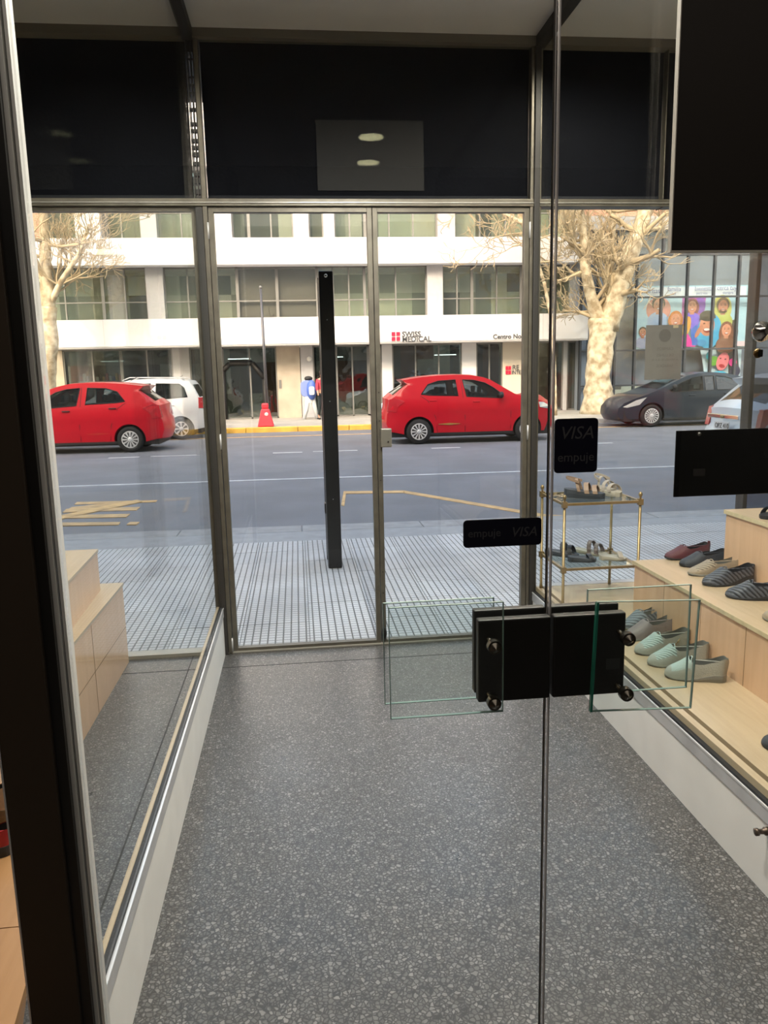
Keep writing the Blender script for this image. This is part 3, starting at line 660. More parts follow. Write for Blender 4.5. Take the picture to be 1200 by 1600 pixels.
# notice on the showcase window
nb = empty('paper_notice', (2.013, YD-.004, 1.58)); tag(nb, 'grey paper notice with faint lettering taped to the right showcase window', 'notice')
PAP = mat('notice_paper', (.165, .158, .152), .7, n=.12, nscale=9)
bx('sheet', PAP, -.105, .105, -.001, 0, -.147, .147, nb)
FT = mat('notice_print', (.11, .105, .10), .7)
for i, (s_, z_, q) in enumerate((('CAMBIOS', .012, .022), ('DE LUNES', -.022, .022), ('A VIERNES DE 10 A 18', -.045, .0155), ('SABADOS', -.080, .022))):
    text('lettering', s_, FT, q, (.01, -.0012, z_), FACE, nb, thick=.0002, align='CENTER', mirror=True)
MB().lathe([(.0005, -.0016), (.035, -.0016), (.035, -.001), (.0005, -.001)], (.005, 0, .09), 'Y', 20, False).build('stamp', FT, nb)
bx('tape', mat('tape', (.42, .36, .24), .5), .05, .08, -.002, -.001, .13, .145, nb)
# ================================================================ STREET
ANG = -.024
pv = empty('floor_pavement'); struct(pv)
bx('bedding', mat('bedding', (.16, .155, .15), .9), -14, 18, YD+.05, 7.2, -.14, -.018, pv)
TM = tile_mat(); T = .4005; base = None; cnt = 0
for j in range(8):
    for i in range(-10, 20):
        x, y = i*T+.02, YD+.06+j*T
        xc = x+T/2
        if not (-.58*(y+.4)-.4 < xc < .70*(y+.4)+.2) or y+T > 7.40: continue
        if base is None:
            m = MB(); m.box(.002, T-.002, .002, T-.002, -.03, 0); base = m.build('paving_tile', TM, pv, 0); b = base
        else: b = base.copy(); C.objects.link(b)
        b.location = (x, y, random.uniform(-.0015, .001)); cnt += 1
bx('outer_paving', TM, -14, -10*T+.02, YD+.06, 7.3, -.03, 0, pv); bx('outer_paving', TM, 20*T+.02, 18, YD+.06, 7.3, -.03, 0, pv)
Rz = Matrix.Rotation(ANG, 4, 'Z')
def sy(x, y): return y + x*math.tan(ANG)
bd = MB()
for k in range(-11, 15):
    x0, x1 = k*1.2, k*1.2+1.194
    kb = MB().hull8([(x, yy, z_) for (x, yy) in ((x0, sy(x0, 7.46)), (x1, sy(x1, 7.46)), (x0, sy(x0, 7.78)), (x1, sy(x1, 7.78))) for z_ in (-.14, .0)])
    o = kb.build('curb_stone', CURB, pv, .01)
MB().hull8([(x, yy, z_) for (x, yy) in ((-14, 7.02), (18, 7.02), (-14, sy(-14, 7.46)), (18, sy(18, 7.46))) for z_ in (-.03, -.002)]).build('border_strip', mat('border_concrete', (.36, .36, .37), .75, n=.15), pv)
rd = struct(bx('floor_road', ASPH, -40, 50, 7.0, 40, -.3, -.12))
def marking(name, m, pts, par=None, z0=-.1205, z1=-.114):
    o = MB().prism(pts, z0, z1, 'Z').build(name, m, par); return o
def line(x0, x1, y, w_): return [(x0, sy(x0, y)-w_/2), (x1, sy(x1, y)-w_/2), (x1, sy(x1, y)+w_/2), (x0, sy(x0, y)+w_/2)]
mk = empty('trim_7'); struct(mk)
marking('lane_line', WHT, line(-25, 30, 12.28, .10), mk)
for k in range(-8, 10):
    if k in (0,): pass
    x0 = k*3.4+2.85-3.4*.0; marking('lane_dash', WHT, line(x0, x0+.62, 16.6, .12), mk); marking('lane_dash', WHT, line(x0-2.55, x0-1.6, 16.65, .10), mk) if k <= 0 else None
marking('yellow_edge_line', YELW, line(-25, 30, 21.2, .14), mk)
def pxp(L_): return [tuple(at(u, v, 'Z', -.12).xy) for u, v in L_]
bxl = [((540, 768), (632, 767), (632, 770.5), (541, 772)), ((632, 767), (850, 804), (848, 808), (630, 770.5)), ((533, 790), (537, 768), (541, 768), (538, 791)),
       ((850, 804), (880, 806), (876, 811), (848, 808))]
for q in bxl: marking('bus_bay_line', YELW, pxp(q), mk)
for kq, q in enumerate([((120, 785), (246, 782), (243, 785), (116, 789)), ((112, 793), (180, 786), (204, 786), (170, 797), (98, 802)), ((98, 801), (104, 796), (219, 793), (213, 798)),
          ((88, 811), (100, 806), (203, 804), (197, 809)), ((86, 823), (86, 818), (188, 817), (185, 821)), ((198, 821), (203, 817), (218, 817), (213, 821)),
          ((88, 808), (215, 782), (222, 785), (92, 813)), ((88, 845), (92, 840), (264, 833), (258, 839))]): marking('painted_letter', YELW, pxp(q), mk, z1=-.114+.0012*kq)
# far pavement with yellow kerb
fp = empty('floor_far_pavement'); struct(fp)
MB().hull8([(x, yy, z_) for (x, yy) in ((-40, sy(-40, 23.1)), (50, sy(50, 23.1)), (-40, 31), (50, 31)) for z_ in (-.2, .02)]).build('paving', PAVE, fp)
for k in range(-16, 20):
    x0, x1 = k*1.5, k*1.5+1.49; yl = k < 3
    MB().hull8([(x, yy, z_) for (x, yy) in ((x0, sy(x0, 22.85)), (x1, sy(x1, 22.85)), (x0, sy(x0, 23.1)), (x1, sy(x1, 23.1))) for z_ in (-.2, .025)]).build('kerb_stone', YEL if yl else CURB, fp, .02)
# black totem on the near pavement
bp_ = empty('street_post', (.248, 5.93, 0)); tag(bp_, 'tall black metal post standing on the pavement just outside the doors', 'post')
BK = mat('black_post_paint', (.006, .006, .007), .4, n=.3, nscale=20)
bx('column', BK, -.054, .054, 0, .10, 0, 2.25, bp_, .008); bx('side_channel', BK, -.05, -.035, .10, .38, .04, 2.22, bp_); bx('side_channel', mat('post_groove', (.03, .03, .032), .5), -.046, .04, .11, .16, .03, 2.23, bp_)
bx('rear_column', BK, -.054, .04, .30, .38, 0, 2.24, bp_, .006)
MB().lathe([(.004, -.006), (.012, -.004), (.014, 0)], (0, 0, 2.215), 'Y', 14).build('bolt', CHROME, bp_)
bx('bracket', BK, -.064, -.05, .11, .19, .42, .5, bp_, .004)
for zz in (.55, 1.3, 1.9): MB().lathe([(.002, -.003), (.004, 0)], (.0, 0, zz), 'Y', 8).build('screw', ALU, bp_)
# ================================================================ CARS
HATCH = dict(L=3.93, W=.83, wx=(.735, 3.26), r=.289, arch=.345,
  out=[(.06, .30, 'b'), (.0, .48, 'b'), (.02, .70, 'b'), (.09, .80, 'b'), (.085, 1.02, 'b'), (.19, 1.09, 'g'), (.50, 1.36, 'b'), (.38, 1.455, 'b'), (.60, 1.485, 'b'), (.82, 1.515, 'b'), (1.22, 1.545, 'b'), (1.65, 1.55, 'b'), (2.02, 1.53, 'b'), (2.27, 1.475, 'b'), (2.40, 1.43, 'g'), (2.98, 1.085, 'b'), (3.25, 1.02, 'b'), (3.45, .97, 'b'), (3.66, .90, 'b'), (3.80, .80, 'b'), (3.90, .68, 'b'), (3.92, .52, 'b'), (3.88, .34, 'b'), (3.78, .24, 'b')],
  sill=.235, win=[[(.80, 1.13), (.96, 1.345), (1.2, 1.42), (1.60, 1.44), (1.65, 1.08), (1.0, 1.105)], [(1.76, 1.435), (2.03, 1.42), (2.28, 1.355), (2.46, 1.25), (2.68, 1.09), (2.64, 1.01), (1.84, 1.06)]],
  seams=[[(1.72, 1.45), (1.76, 1.05), (1.80, .60), (1.80, .27)], [(.78, 1.10), (.95, .98), (1.12, .60), (1.16, .27)], [(2.70, 1.05), (2.86, .7), (2.86, .30)]],
  handles=[(.98, .985), (1.98, .945)], tail=[(.02, .76), (.07, 1.03), (.20, 1.06), (.42, .97), (.26, .86), (.22, .74)], head=[(3.52, .90), (3.55, .78), (3.84, .72), (3.80, .80), (3.65, .89)], spokes=12)
MPV = dict(L=3.85, W=.82, wx=(.62, 3.05), r=.29, arch=.34,
  out=[(.05, .30, 'b'), (.0, .50, 'b'), (.03, .85, 'b'), (.06, .98, 'b'), (.14, 1.10, 'g'), (.30, 1.43, 'b'), (.38, 1.53, 'b'), (.75, 1.575, 'b'), (1.3, 1.60, 'b'), (1.9, 1.58, 'b'), (2.25, 1.50, 'b'), (2.38, 1.45, 'g'), (2.95, 1.08, 'b'), (3.2, 1.0, 'b'), (3.6, .90, 'b'), (3.78, .78, 'b'), (3.84, .5, 'b'), (3.78, .26, 'b')],
  sill=.26, win=[[(.42, 1.12), (.50, 1.36), (.62, 1.46), (1.22, 1.48), (1.24, 1.06)], [(1.36, 1.48), (1.85, 1.47), (2.2, 1.40), (2.6, 1.10), (2.55, 1.03), (1.36, 1.05)]],
  seams=[[(1.30, 1.48), (1.30, .35)], [(2.72, 1.0), (2.7, .35)]], handles=[(.75, .92), (1.55, .90)], tail=[(.03, .82), (.04, 1.10), (.14, 1.10), (.14, .82)], head=[(3.5, .86), (3.5, .7), (3.8, .66), (3.72, .80)], spokes=8)
SEDAN = dict(L=4.35, W=.86, wx=(.80, 3.45), r=.31, arch=.365,
  out=[(.10, .32, 'b'), (.0, .5, 'b'), (.02, .78, 'b'), (.10, .95, 'b'), (.32, 1.06, 'g'), (.95, 1.34, 'b'), (1.30, 1.42, 'b'), (1.75, 1.455, 'b'), (2.1, 1.44, 'b'), (2.45, 1.37, 'g'), (3.25, 1.02, 'b'), (3.6, .90, 'b'), (3.95, .78, 'b'), (4.2, .66, 'b'), (4.33, .52, 'b'), (4.35, .38, 'b'), (4.28, .24, 'b')],
  sill=.22, win=[[(.62, 1.02), (1.0, 1.22), (1.35, 1.33), (1.62, 1.36), (1.62, .98), (.75, .97)], [(1.68, 1.36), (1.95, 1.355), (1.95, .97), (1.68, .98)], [(2.0, 1.36), (2.3, 1.32), (2.65, 1.18), (2.98, 1.0), (2.9, .94), (2.0, .965)]],
  seams=[[(1.98, 1.36), (1.98, .32)], [(3.05, .95), (3.0, .32)], [(1.1, .95), (1.25, .6), (1.25, .32)]], handles=[(1.25, .88), (2.25, .85)], tail=[(.02, .74), (.05, .94), (.40, .95), (.32, .80)], head=[(3.62, .82), (3.9, .74), (4.22, .56), (4.12, .54), (3.80, .62)], spokes=16)
SMALL = dict(HATCH); SMALL['out'] = [(x, z_*.985, k) for x, z_, k in HATCH['out']]
CG = glass('car_glass', (.30, .34, .35), .07, .02)
TYRE = mat('tyre', (.012, .012, .013), .8); RIM = mat('rim_silver', (.62, .62, .63), .4, .3); BLKP = mat('black_plastic', (.012, .012, .013), .6)
def wheel(r, spokes, par, x, y, side, z0):
    wh = MB(); wh.lathe([(r*.62, -.09), (r*.93, -.09), (r, -.06), (r, .06), (r*.93, .09), (r*.66, .095), (r*.62, .06)], ax='Y', n=36)
    wo = wh.build('wheel', TYRE, par); wo.location = (x, y, z0+r)
    m = MB(); m.lathe([(.001, side*.055), (r*.63, side*.06), (r*.66, side*.09), (r*.60, side*.088), (r*.57, side*.065), (.002, side*.06)], ax='Y', n=30, smooth=False)
    m.build('rim_dish', mat('rim_dark', (.05, .05, .052), .5), wo)
    m = MB()
    for k in range(spokes):
        a = 2*PI*k/spokes; w_ = r*2.1/spokes*.34
        P = []
        for rr, ww in ((r*.12, w_*.45), (r*.60, w_*1.1)):
            for s in (-1, 1):
                for yy in (.07, .092):
                    P.append((math.cos(a)*rr-math.sin(a)*ww*s, side*yy, math.sin(a)*rr+math.cos(a)*ww*s))
        m.hull8(P)
    m.lathe([(r*.17, side*.06), (r*.17, side*.096), (r*.08, side*.10)], ax='Y', n=16); m.lathe([(r*.58, side*.09), (r*.65, side*.096), (r*.66, side*.088)], ax='Y', n=36, cap=False)
    m.build('rim', RIM, wo); return wo
def inside(p, poly):
    c = False; n = len(poly)
    for i in range(n):
        (x0, y0), (x1, y1) = poly[i], poly[(i+1) % n]
        if (y0 > p[1]) != (y1 > p[1]) and p[0] < (x1-x0)*(p[1]-y0)/(y1-y0)+x0: c = not c
    return c
def car(S, loc, rz, paint, label, group=None, rails=False, plate_s=None, dark_handles=False, strip=None):
    o = empty('car', loc, rz); tag(o, label, 'car', group); L, W = S['L'], S['W']
    def wf(x, z_):
        w_ = W
        if z_ > .95: w_ -= (z_-.95)*.30
        if z_ < .5: w_ -= (.5-z_)*.12
        w_ += .018*math.exp(-((z_-.78)/.07)**2)
        if x < .45: w_ -= .13*((.45-x)/.45)**2
        if x > L-.8: w_ -= .20*((x-L+.8)/.8)**2
        return w_
    out = [(x, z_) for x, z_, _ in S['out']]; bot = [(L-.10, S['sill'])]
    a = S['arch']; zc = S['r']
    for cx in (S['wx'][1], S['wx'][0]):
        th0 = math.asin((S['sill']-zc)/a)
        for i in range(17): th = th0+(PI-2*th0)*i/16; bot.append((cx+a*math.cos(th), zc+a*math.sin(th)))
    full = out+bot; n = len(full)
    verts = [Vector(p) for p in full]; edges = [(i, (i+1) % n) for i in range(n)]
    for wpoly in S['win']:
        k0 = len(verts); verts += [Vector(p) for p in wpoly]; edges += [(k0+i, k0+(i+1) % len(wpoly)) for i in range(len(wpoly))]
    x = .15
    while x < L:
        z_ = .3
        while z_ < 1.5:
            if inside((x, z_), full) and not any(inside((x, z_), q) for q in S['win']): verts.append(Vector((x, z_)))
            z_ += .085
        x += .12
    vs, es, fs, _, _, _ = geometry.delaunay_2d_cdt(verts, edges, [], 0, 1e-5)
    m = MB()
    for s in (-1, 1):
        bv = [m.bm.verts.new((v.x, s*wf(v.x, v.y), v.y)) for v in vs]
        for f in fs:
            c = sum((vs[i] for i in f), Vector((0, 0)))/3
            if inside(c, full) and not any(inside(c, q) for q in S['win']):
                q = m.face([bv[i] for i in f])
                if q: q.smooth = True
    K = 8; gl = MB()
    O_ = S['out']
    def ring(i):
        x, z_, _ = O_[i]; (xa, za), (xb, zb) = out[max(i-1, 0)], out[min(i+1, len(out)-1)]
        t = Vector((xb-xa, zb-za)).normalized(); nx, nz = -t.y, t.x
        bl = .02 if z_ > 1.2 else .03
        if x < .3 and z_ < 1.1: bl = .10
        if x > L-.5: bl = .16
        if i == 0 or i == len(O_)-1: bl *= .8
        P = []
        for k in range(K+1):
            s = -1+2*k/K; s2 = math.copysign(abs(s)**.8, s)
            P.append(Vector((x+nx*bl*(1-s2*s2), s2*wf(x, z_), z_+nz*bl*(1-s2*s2))))
        return P
    R_ = [ring(i) for i in range(len(O_))]
    for i in range(len(O_)-1):
        A, B = R_[i], R_[i+1]
        for k in range(K):
            tgt = gl if (O_[i][2] == 'g' and 1 <= k < K-1) else m
            q = tgt.face([tgt.bm.verts.new(p) for p in (A[k], A[k+1], B[k+1], B[k])])
            if q: q.smooth = True
    bmesh.ops.remove_doubles(m.bm, verts=m.bm.verts, dist=.0005)
    b = m.build('body', paint, o)
    md = b.modifiers.new('s', 'EDGE_SPLIT'); md.split_angle = math.radians(38)
    bmesh.ops.remove_doubles(gl.bm, verts=gl.bm.verts, dist=.0005); gl.build('windscreen', CG, o)
    for wi in S['win']:
        for s in (-1, 1):
            g_ = MB(); k = [g_.bm.verts.new((x, s*(wf(x, z_)-.012), z_)) for x, z_ in wi]; g_.face(k); g_.build('side_window', CG, o)
            f_ = MB(); cl = wi+[wi[0]]
            f_.tube([(x, s*(wf(x, z_)+.001), z_) for x, z_ in cl], .011, 5); f_.build('window_seal', BLKP, o)
    for sm in S['seams']:
        f_ = MB()
        for s in (-1, 1): f_.tube([(x, s*(wf(x, z_)+.0005), z_) for x, z_ in sm], .006, 5)
        f_.build('door_seam', BLKP, o)
    m = MB(); m.box(.12, L-.15, -W+.13, W-.13, .16, .62); m.box(.9, 2.9, -W+.16, W-.16, .6, .82); m.build('chassis', BLKP, o)
    m = MB()
    for x_ in (1.25, 2.15):
        for y_ in (-.38, .38): m.box(x_, x_+.16, y_-.22, y_+.22, .8, 1.13); m.box(x_+.03, x_+.11, y_-.1, y_+.1, 1.13, 1.28)
    m.build('seats', mat('seat_fabric', (.03, .03, .032), .9), o, .03)
    for x_ in S['wx']:
        for s in (-1, 1): wheel(S['r'], S['spokes'], o, x_, s*(W-.10), s, 0)
    for nm, key, mm in (('tail_light', 'tail', mat('tail_red', (.42, .01, .02), .15, coat=.5)), ('headlight', 'head', mat('headlight_clear', (.62, .62, .62), .12, .3))):
        for s in (-1, 1):
            P = S[key]; m = MB(); A = [m.bm.verts.new((x, s*(wf(x, z_)+.012), z_)) for x, z_ in P]; B = [m.bm.verts.new((x, s*(wf(x, z_)-.10), z_)) for x, z_ in P]
            m.face(A); m.face(B[::-1])
            for k in range(len(P)): m.face([A[k], A[(k+1) % len(P)], B[(k+1) % len(P)], B[k]])
            m.build(nm, mm, o, .004)
    for x, z_ in S['handles']:
        for s in (-1, 1): MB().box(x, x+.17, s*wf(x, z_)-.012, s*wf(x, z_)+.028, z_-.018, z_+.014).build('door_handle', BLKP if dark_handles else paint, o, .01)
    mx = S['win'][-1][-3][0]-.06 if S is not SEDAN else 2.86
    for s in (-1, 1):
        m = MB(); m.ball((mx, s*(W+.07), 1.08), .1, .6, .85, .75); m.tube([(mx, s*(W-.08), 1.0), (mx, s*(W+.05), 1.05)], .02, 6); m.build('side_mirror', BLKP if not S is MPV else paint, o)
    m = MB(); m.box(.6+a-.3, S['wx'][1]-a, -W+.02, W-.02, .2, S['sill']+.02); m.build('sill_trim', BLKP, o)
    if rails:
        for s in (-1, 1): MB().tube([(.5, s*.58, 1.55), (.6, s*.58, 1.62), (1.9, s*.58, 1.65), (2.1, s*.58, 1.57)], .016, 6).build('roof_rail', ALU, o)
        for s in (-1, 1): MB().box(1.0, 2.75, s*W-.02, s*W+.03, .56, .64).build('side_moulding', BLKP, o)
    if plate_s:
        bx('number_plate', mat('plate_white', (.6, .6, .62), .5), -.115, -.10, -.2, .2, .735, .845, o); 
        text('plate_lettering', plate_s, BLKP, .10, (-.118, .17, .755), (PI/2, 0, -PI/2), o, thick=.002)
    MB().tube([(.85, 0, 1.55), (.62, 0, 1.68)], .006, 5).build('antenna', BLKP, o)
    if strip:
        x0, x1, z0 = strip
        for s in (-1,): MB().hull8([(x, s*(wf(1.3, .5)+d), z_) for x, a_, b_ in ((x0, z0-.004, z0+.004), ((x0+x1)/2, z0-.022, z0+.022)) for d in (.0, .006) for z_ in (a_, b_)]).hull8([(x, s*(wf(1.3, .5)+d), z_) for x, a_, b_ in (((x0+x1)/2, z0-.022, z0+.022), (x1, z0-.004, z0+.004)) for d in (.0, .006) for z_ in (a_, b_)]).build('gold_emblem', mat('gold_strip', (.55, .35, .10), .35, .6), o)
    return o
def paintm(n_, c, metal=.2, rough=.3): return mat(n_, c, rough, metal, coat=.35, spec=.35)
RED = paintm('red_paint', (.52, .002, .014), 0, .35); WHP = paintm('white_paint', (.70, .72, .74), 0); SILB = paintm('pale_blue_white', (.62, .68, .76), 0); DKB = paintm('dark_blue_grey', (.016, .026, .040), .1)
ZR = -.12
def heading(x, y): return ANG
car(HATCH, (2.03, sy(2.03, 18.45), ZR), ANG, RED, 'bright red hatchback in the road right of the middle door stile', 'red hatchbacks', strip=(1.18, 1.68, .45))
lc = car(HATCH, (-2.97, sy(-2.97, 18.55), ZR), ANG+PI, RED, 'red hatchback heading left, seen through the left showcase window', 'red hatchbacks', dark_handles=True)
MB().ball((2.15, .38, 1.22), .11, .9, .85, 1.15).build('driver_head', mat('skin', (.45, .25, .17), .6), lc)
MB().ball((2.05, .38, .92), .22, .7, 1.1, 1.0).build('driver_body', mat('driver_shirt', (.30, .28, .25), .8), lc)
car(MPV, (-2.42, sy(-2.42, 21.75), ZR), ANG+PI, WHP, 'white high-roofed hatchback with roof rails parked across the road at left', rails=True)
pc_ = car(SMALL, (2.28+3.93*.80, sy(4, 21.7), ZR), ANG+PI, SILB, 'pale blue-white car parked behind the bright red hatchback'); pc_.scale = (.80, .95, .84)
car(SEDAN, (13.15, sy(13, 21.6), ZR), ANG+PI, DKB, 'dark blue-grey car parked across the road in front of the mural')
sv = car(SMALL, (6.08, 10.45, ZR), ANG, paintm('white_blue_paint', (.60, .66, .72), 0), 'white car at the near kerb showing its rear window and number plate', plate_s='OPZ 410')
bx('chrome_bar', CHROME, -.105, -.085, -.42, .42, .885, .945, sv, .01); MB().ball((-.11, 0, .915), .035, .4, 1.4, .8).build('emblem', BRASS, sv)
bp2 = car(SMALL, (-8.2, sy(-8.2, 21.8), ZR), ANG+PI, paintm('black_paint', (.01, .01, .012), .2), 'black car parked at the far left, mostly hidden behind the red hatchback')
# ================================================================ ACROSS THE ROAD
YF = 28.0
bd = empty('office_building', (1, YF, 0)); tag(bd, 'white banded office building with wide windows and a medical company sign', 'building')
def fx(u, v=560, Y=YF): return at(u, v, 'Y', Y).x
def FB_(name, m, x0, x1, y0, y1, z0, z1, par=None):
    o = bx(name, m, x0-1, x1-1, y0-YF, y1-YF, z0, z1, bd); 
    return o
XB0, XB1 = -14, fx(902, 500)
FB_('white_band', BAND, XB0, XB1-.2, YF-.55, YF+.4, 5.20, 6.06); FB_('white_band', BAND, -8.05, XB1, YF-1.1, YF+.4, 2.55, 3.42)
FB_('white_band', BAND, XB0, XB1-.2, YF-.55, YF+.4, 8.3, 12)
for x_ in (-6.2, -3.0, .2, 3.4, 6.6, 8.6): FB_('band_joint', mat('band_joint', (.55, .55, .55), .7), x_, x_+.02, YF-1.105, YF-1.09, 2.55, 3.42)
FB_('soffit', COLM, -8.05, XB1, YF-1.08, YF+.4, 2.50, 2.55)
FB_('back_wall', INT_A, XB0, XB1, YF+.85, YF+.95, 3.42, 8.3); FB_('back_wall', INT_B, XB0, XB1, YF+1.2, YF+1.3, -.02, 2.5)
for z_ in (3.42, 6.06): FB_('floor_slab', mat('slab_pale', (.55, .55, .5), .7), XB0, XB1, YF+.4, YF+2, z_-.1, z_+.02)
FB_('floor_slab', MC['slab_pale'], XB0, XB1, YF, YF+2, -.1, .03); FB_('floor_slab', MC['slab_pale'], XB0, XB1, YF+.4, YF+2, 5.0, 5.2)
FB_('end_wall', CONC, XB1-.3, XB1, YF, YF+2, 0, 8.3); FB_('end_wall', CONC, XB0-.2, XB0, YF, YF+2, 0, 8.3)
def cols(z0, z1, y, items, sill_v):
    for kind, u0, u1, *rest in items:
        x0, x1 = fx(u0, sill_v), fx(u1, sill_v)
        if kind == 'c': FB_('column', rest[0] if rest else COLM, x0, x1, YF-.12, YF+.4, z0, z1)
        else:
            gm, nm, bar = rest[0], rest[1], rest[2] if len(rest) > 2 else None
            W_ = empty('window', ((x0+x1)/2-1, y-YF, z0)); W_.parent = bd; h = (x1-x0)/2; H = z1-z0
            m = MB(); t = .05
            m.box(-h, h, -.04, .04, 0, t); m.box(-h, h, -.04, .04, H-t, H); m.box(-h, -h+t, -.04, .04, 0, H); m.box(h-t, h, -.04, .04, 0, H)
            for k in range(1, nm): xx = -h+2*h*k/nm; m.box(xx-.025, xx+.025, -.04, .04, 0, H)
            if bar: m.box(-h, h, -.045, .045, bar*H-.02, bar*H+.02)
            m.build('frame', FRM, W_)
            for k in range(nm):
                xa, xb = -h+2*h*k/nm+.02, -h+2*h*(k+1)/nm-.02
                bx('pane', gm, xa, xb, -.005, .005, t, H-t, W_)
            if len(rest) > 3 and rest[3]:
                bx('blind', rest[3], -h+.05, h-.05, .12, .14, t, H-t, W_)
W2 = [('w', 40, 160, WINO, 2, .36), ('w', 160, 230, WINO, 2, .36), ('c', 230, 257), ('w', 257, 330, WINO, 2, .36), ('w', 332, 371, WINO, 1, .36), ('w', 371, 433, WINO, 1, .36, BLIND), ('w', 433, 496, WINO, 1, .36, BLIND),
      ('w', 496, 570, WINO, 3, .36), ('w', 570, 667, WINO, 2, .36), ('c', 667, 691), ('w', 691, 738, WINO, 2, .36), ('w', 738, 815, WINO, 2, .36), ('w', 815, 866, WINO, 1, .36), ('w', 866, 896, WINO, 1, .36)]
cols(3.42, 5.20, YF+.1, W2, 460)
W3 = [('c', 118, 157, mat('pale_render', (.66, .67, .68), .8)), ('w', 70, 118, WINO, 1), ('w', 157, 220, WINO, 2, .4), ('c', 220, 245), ('w', 245, 320, WINO, 2, .4), ('c', 320, 362), ('w', 362, 388, WINO, 1, .4), ('w', 388, 458, WINO, 2, .4), ('c', 458, 482), ('w', 482, 505, WINO, 1, .4),
      ('c', 505, 522), ('w', 522, 570, WINO, 2, .4), ('w', 570, 683, WINO, 3, .4), ('c', 683, 710), ('w', 710, 830, WINO, 3, .4), ('w', 830, 890, WINO, 2, .4)]
cols(6.06, 8.3, YF+.1, W3, 350)
W1 = [('c', 88, 103, STONE), ('w', 103, 193, SHOPG, 2), ('w', 193, 273, SHOPG, 2), ('c', 273, 299), ('w', 299, 350, SHOPG, 1), ('w', 350, 434, SHOPG, 2), ('c', 434, 470, STONE), ('c', 471, 490),
      ('w', 490, 526, SHOPG, 1), ('w', 526, 576, SHOPG, 2), ('w', 576, 597, SHOPG, 1), ('c', 597, 613, BAND), ('w', 613, 721, SHOPG, 3), ('c', 721, 743, BAND), ('w', 743, 784, SHOPG, 2), ('c', 784, 815, mat('cream_sign_wall', (.62, .56, .46), .7)), ('w', 815, 862, SHOPG, 1), ('w', 862, 878, SHOPG, 1), ('c', 878, 884), ('w', 884, 902, SHOPG, 1)]
cols(.02, 2.50, YF-.05, W1, 600)
# black arched portal, pharmacy shelf goods, strip lights
x0, x1 = fx(350, 600), fx(414, 600); m = MB()
P1 = [(x0-1, .03), (x0-1, 1.7), (x0-1+.25, 1.95), (x1-1-.4, 1.95), (x1-1, 1.4), (x1-1, .03)]
for (a, b), (c, d) in zip(P1, P1[1:]): m.tube([(a, -.2, b), (c, -.2, d)], .09, 4)
m.build('black_portal', BLKP, bd)
for u in (373, 520, 700): x_ = fx(u, 570); bx('strip_light', mat('strip_lamp', (.9, 1, .95), .5, emit=3), x_-1-.4, x_-1+.4, .5, .54, 2.1, 2.13, bd)
for r_ in range(3):
    for k in range(14):
        x_ = fx(120, 590)-1+k*.11; 
        if random.random() < .85: bx('shelf_goods', mat('goods_%d' % (k % 4), [(.55, .15, .12), (.6, .6, .62), (.25, .25, .5), (.6, .35, .12)][k % 4], .6), x_, x_+.08, .35, .45, .75+r_*.35, .75+r_*.35+random.uniform(.12, .26), bd)
for r_ in range(3): bx('shelf_board', BAND, fx(117, 590)-1, fx(183, 590)-1, .33, .5, .72+r_*.35, .745+r_*.35, bd)
DG = mat('logo_grey', (.07, .075, .085), .6); LR = mat('logo_red', (.65, .01, .05), .5)
def sgn(s_, u, v, h_px, m, Y=YF-1.1, **k):
    p = at(u, v, 'Y', Y); size = h_px/F*Y*1.38
    return text('sign_lettering', s_, m, size, (p.x-1, p.y-YF-.012, p.z), FACE, bd, thick=.01, fat=.02, **k)
sgn('SWISS', 628, 526, 8.0, DG); sgn('MEDICAL', 628, 533.8, 8.0, DG); sgn('Centro Norte', 770, 529.5, 7.2, DG)
p = at(612, 532.5, 'Y', YF-1.11); s = .125
for i in (0, 1):
    for j in (0, 1): bx('logo_square', LR, p.x-1+i*.165, p.x-1+i*.165+s, -1.13, -1.10, p.z+j*.165, p.z+j*.165+s, bd)
p = at(790, 585, 'Y', YF-.13)
for i in (0, 1):
    for j in (0, 1): bx('logo_square', LR, p.x-1+i*.105, p.x-1+i*.105+.09, -.15, -.12, p.z+j*.16, p.z+j*.16+.13, bd)
text('sign_lettering', 'RE', DG, .24, (p.x-1+.24, -.14, p.z+.16), FACE, bd, thick=.01); text('sign_lettering', 'INTEX', DG, .2, (p.x-1+.22, -.14, p.z), FACE, bd, thick=.01, sx=.8)
MB().lathe([(.001, -.17), (.085, -.17), (.085, -.12)], (fx(483, 561)-1, 0, at(483, 561, 'Y', YF).z), 'Y', 20).build('number_disc', mat('disc_white', (.75, .75, .72), .5), bd)
bx('number_plaque', FRM, fx(436, 600)-1, fx(440, 600)-1, -.14, -.12, 1.05, 1.35, bd)
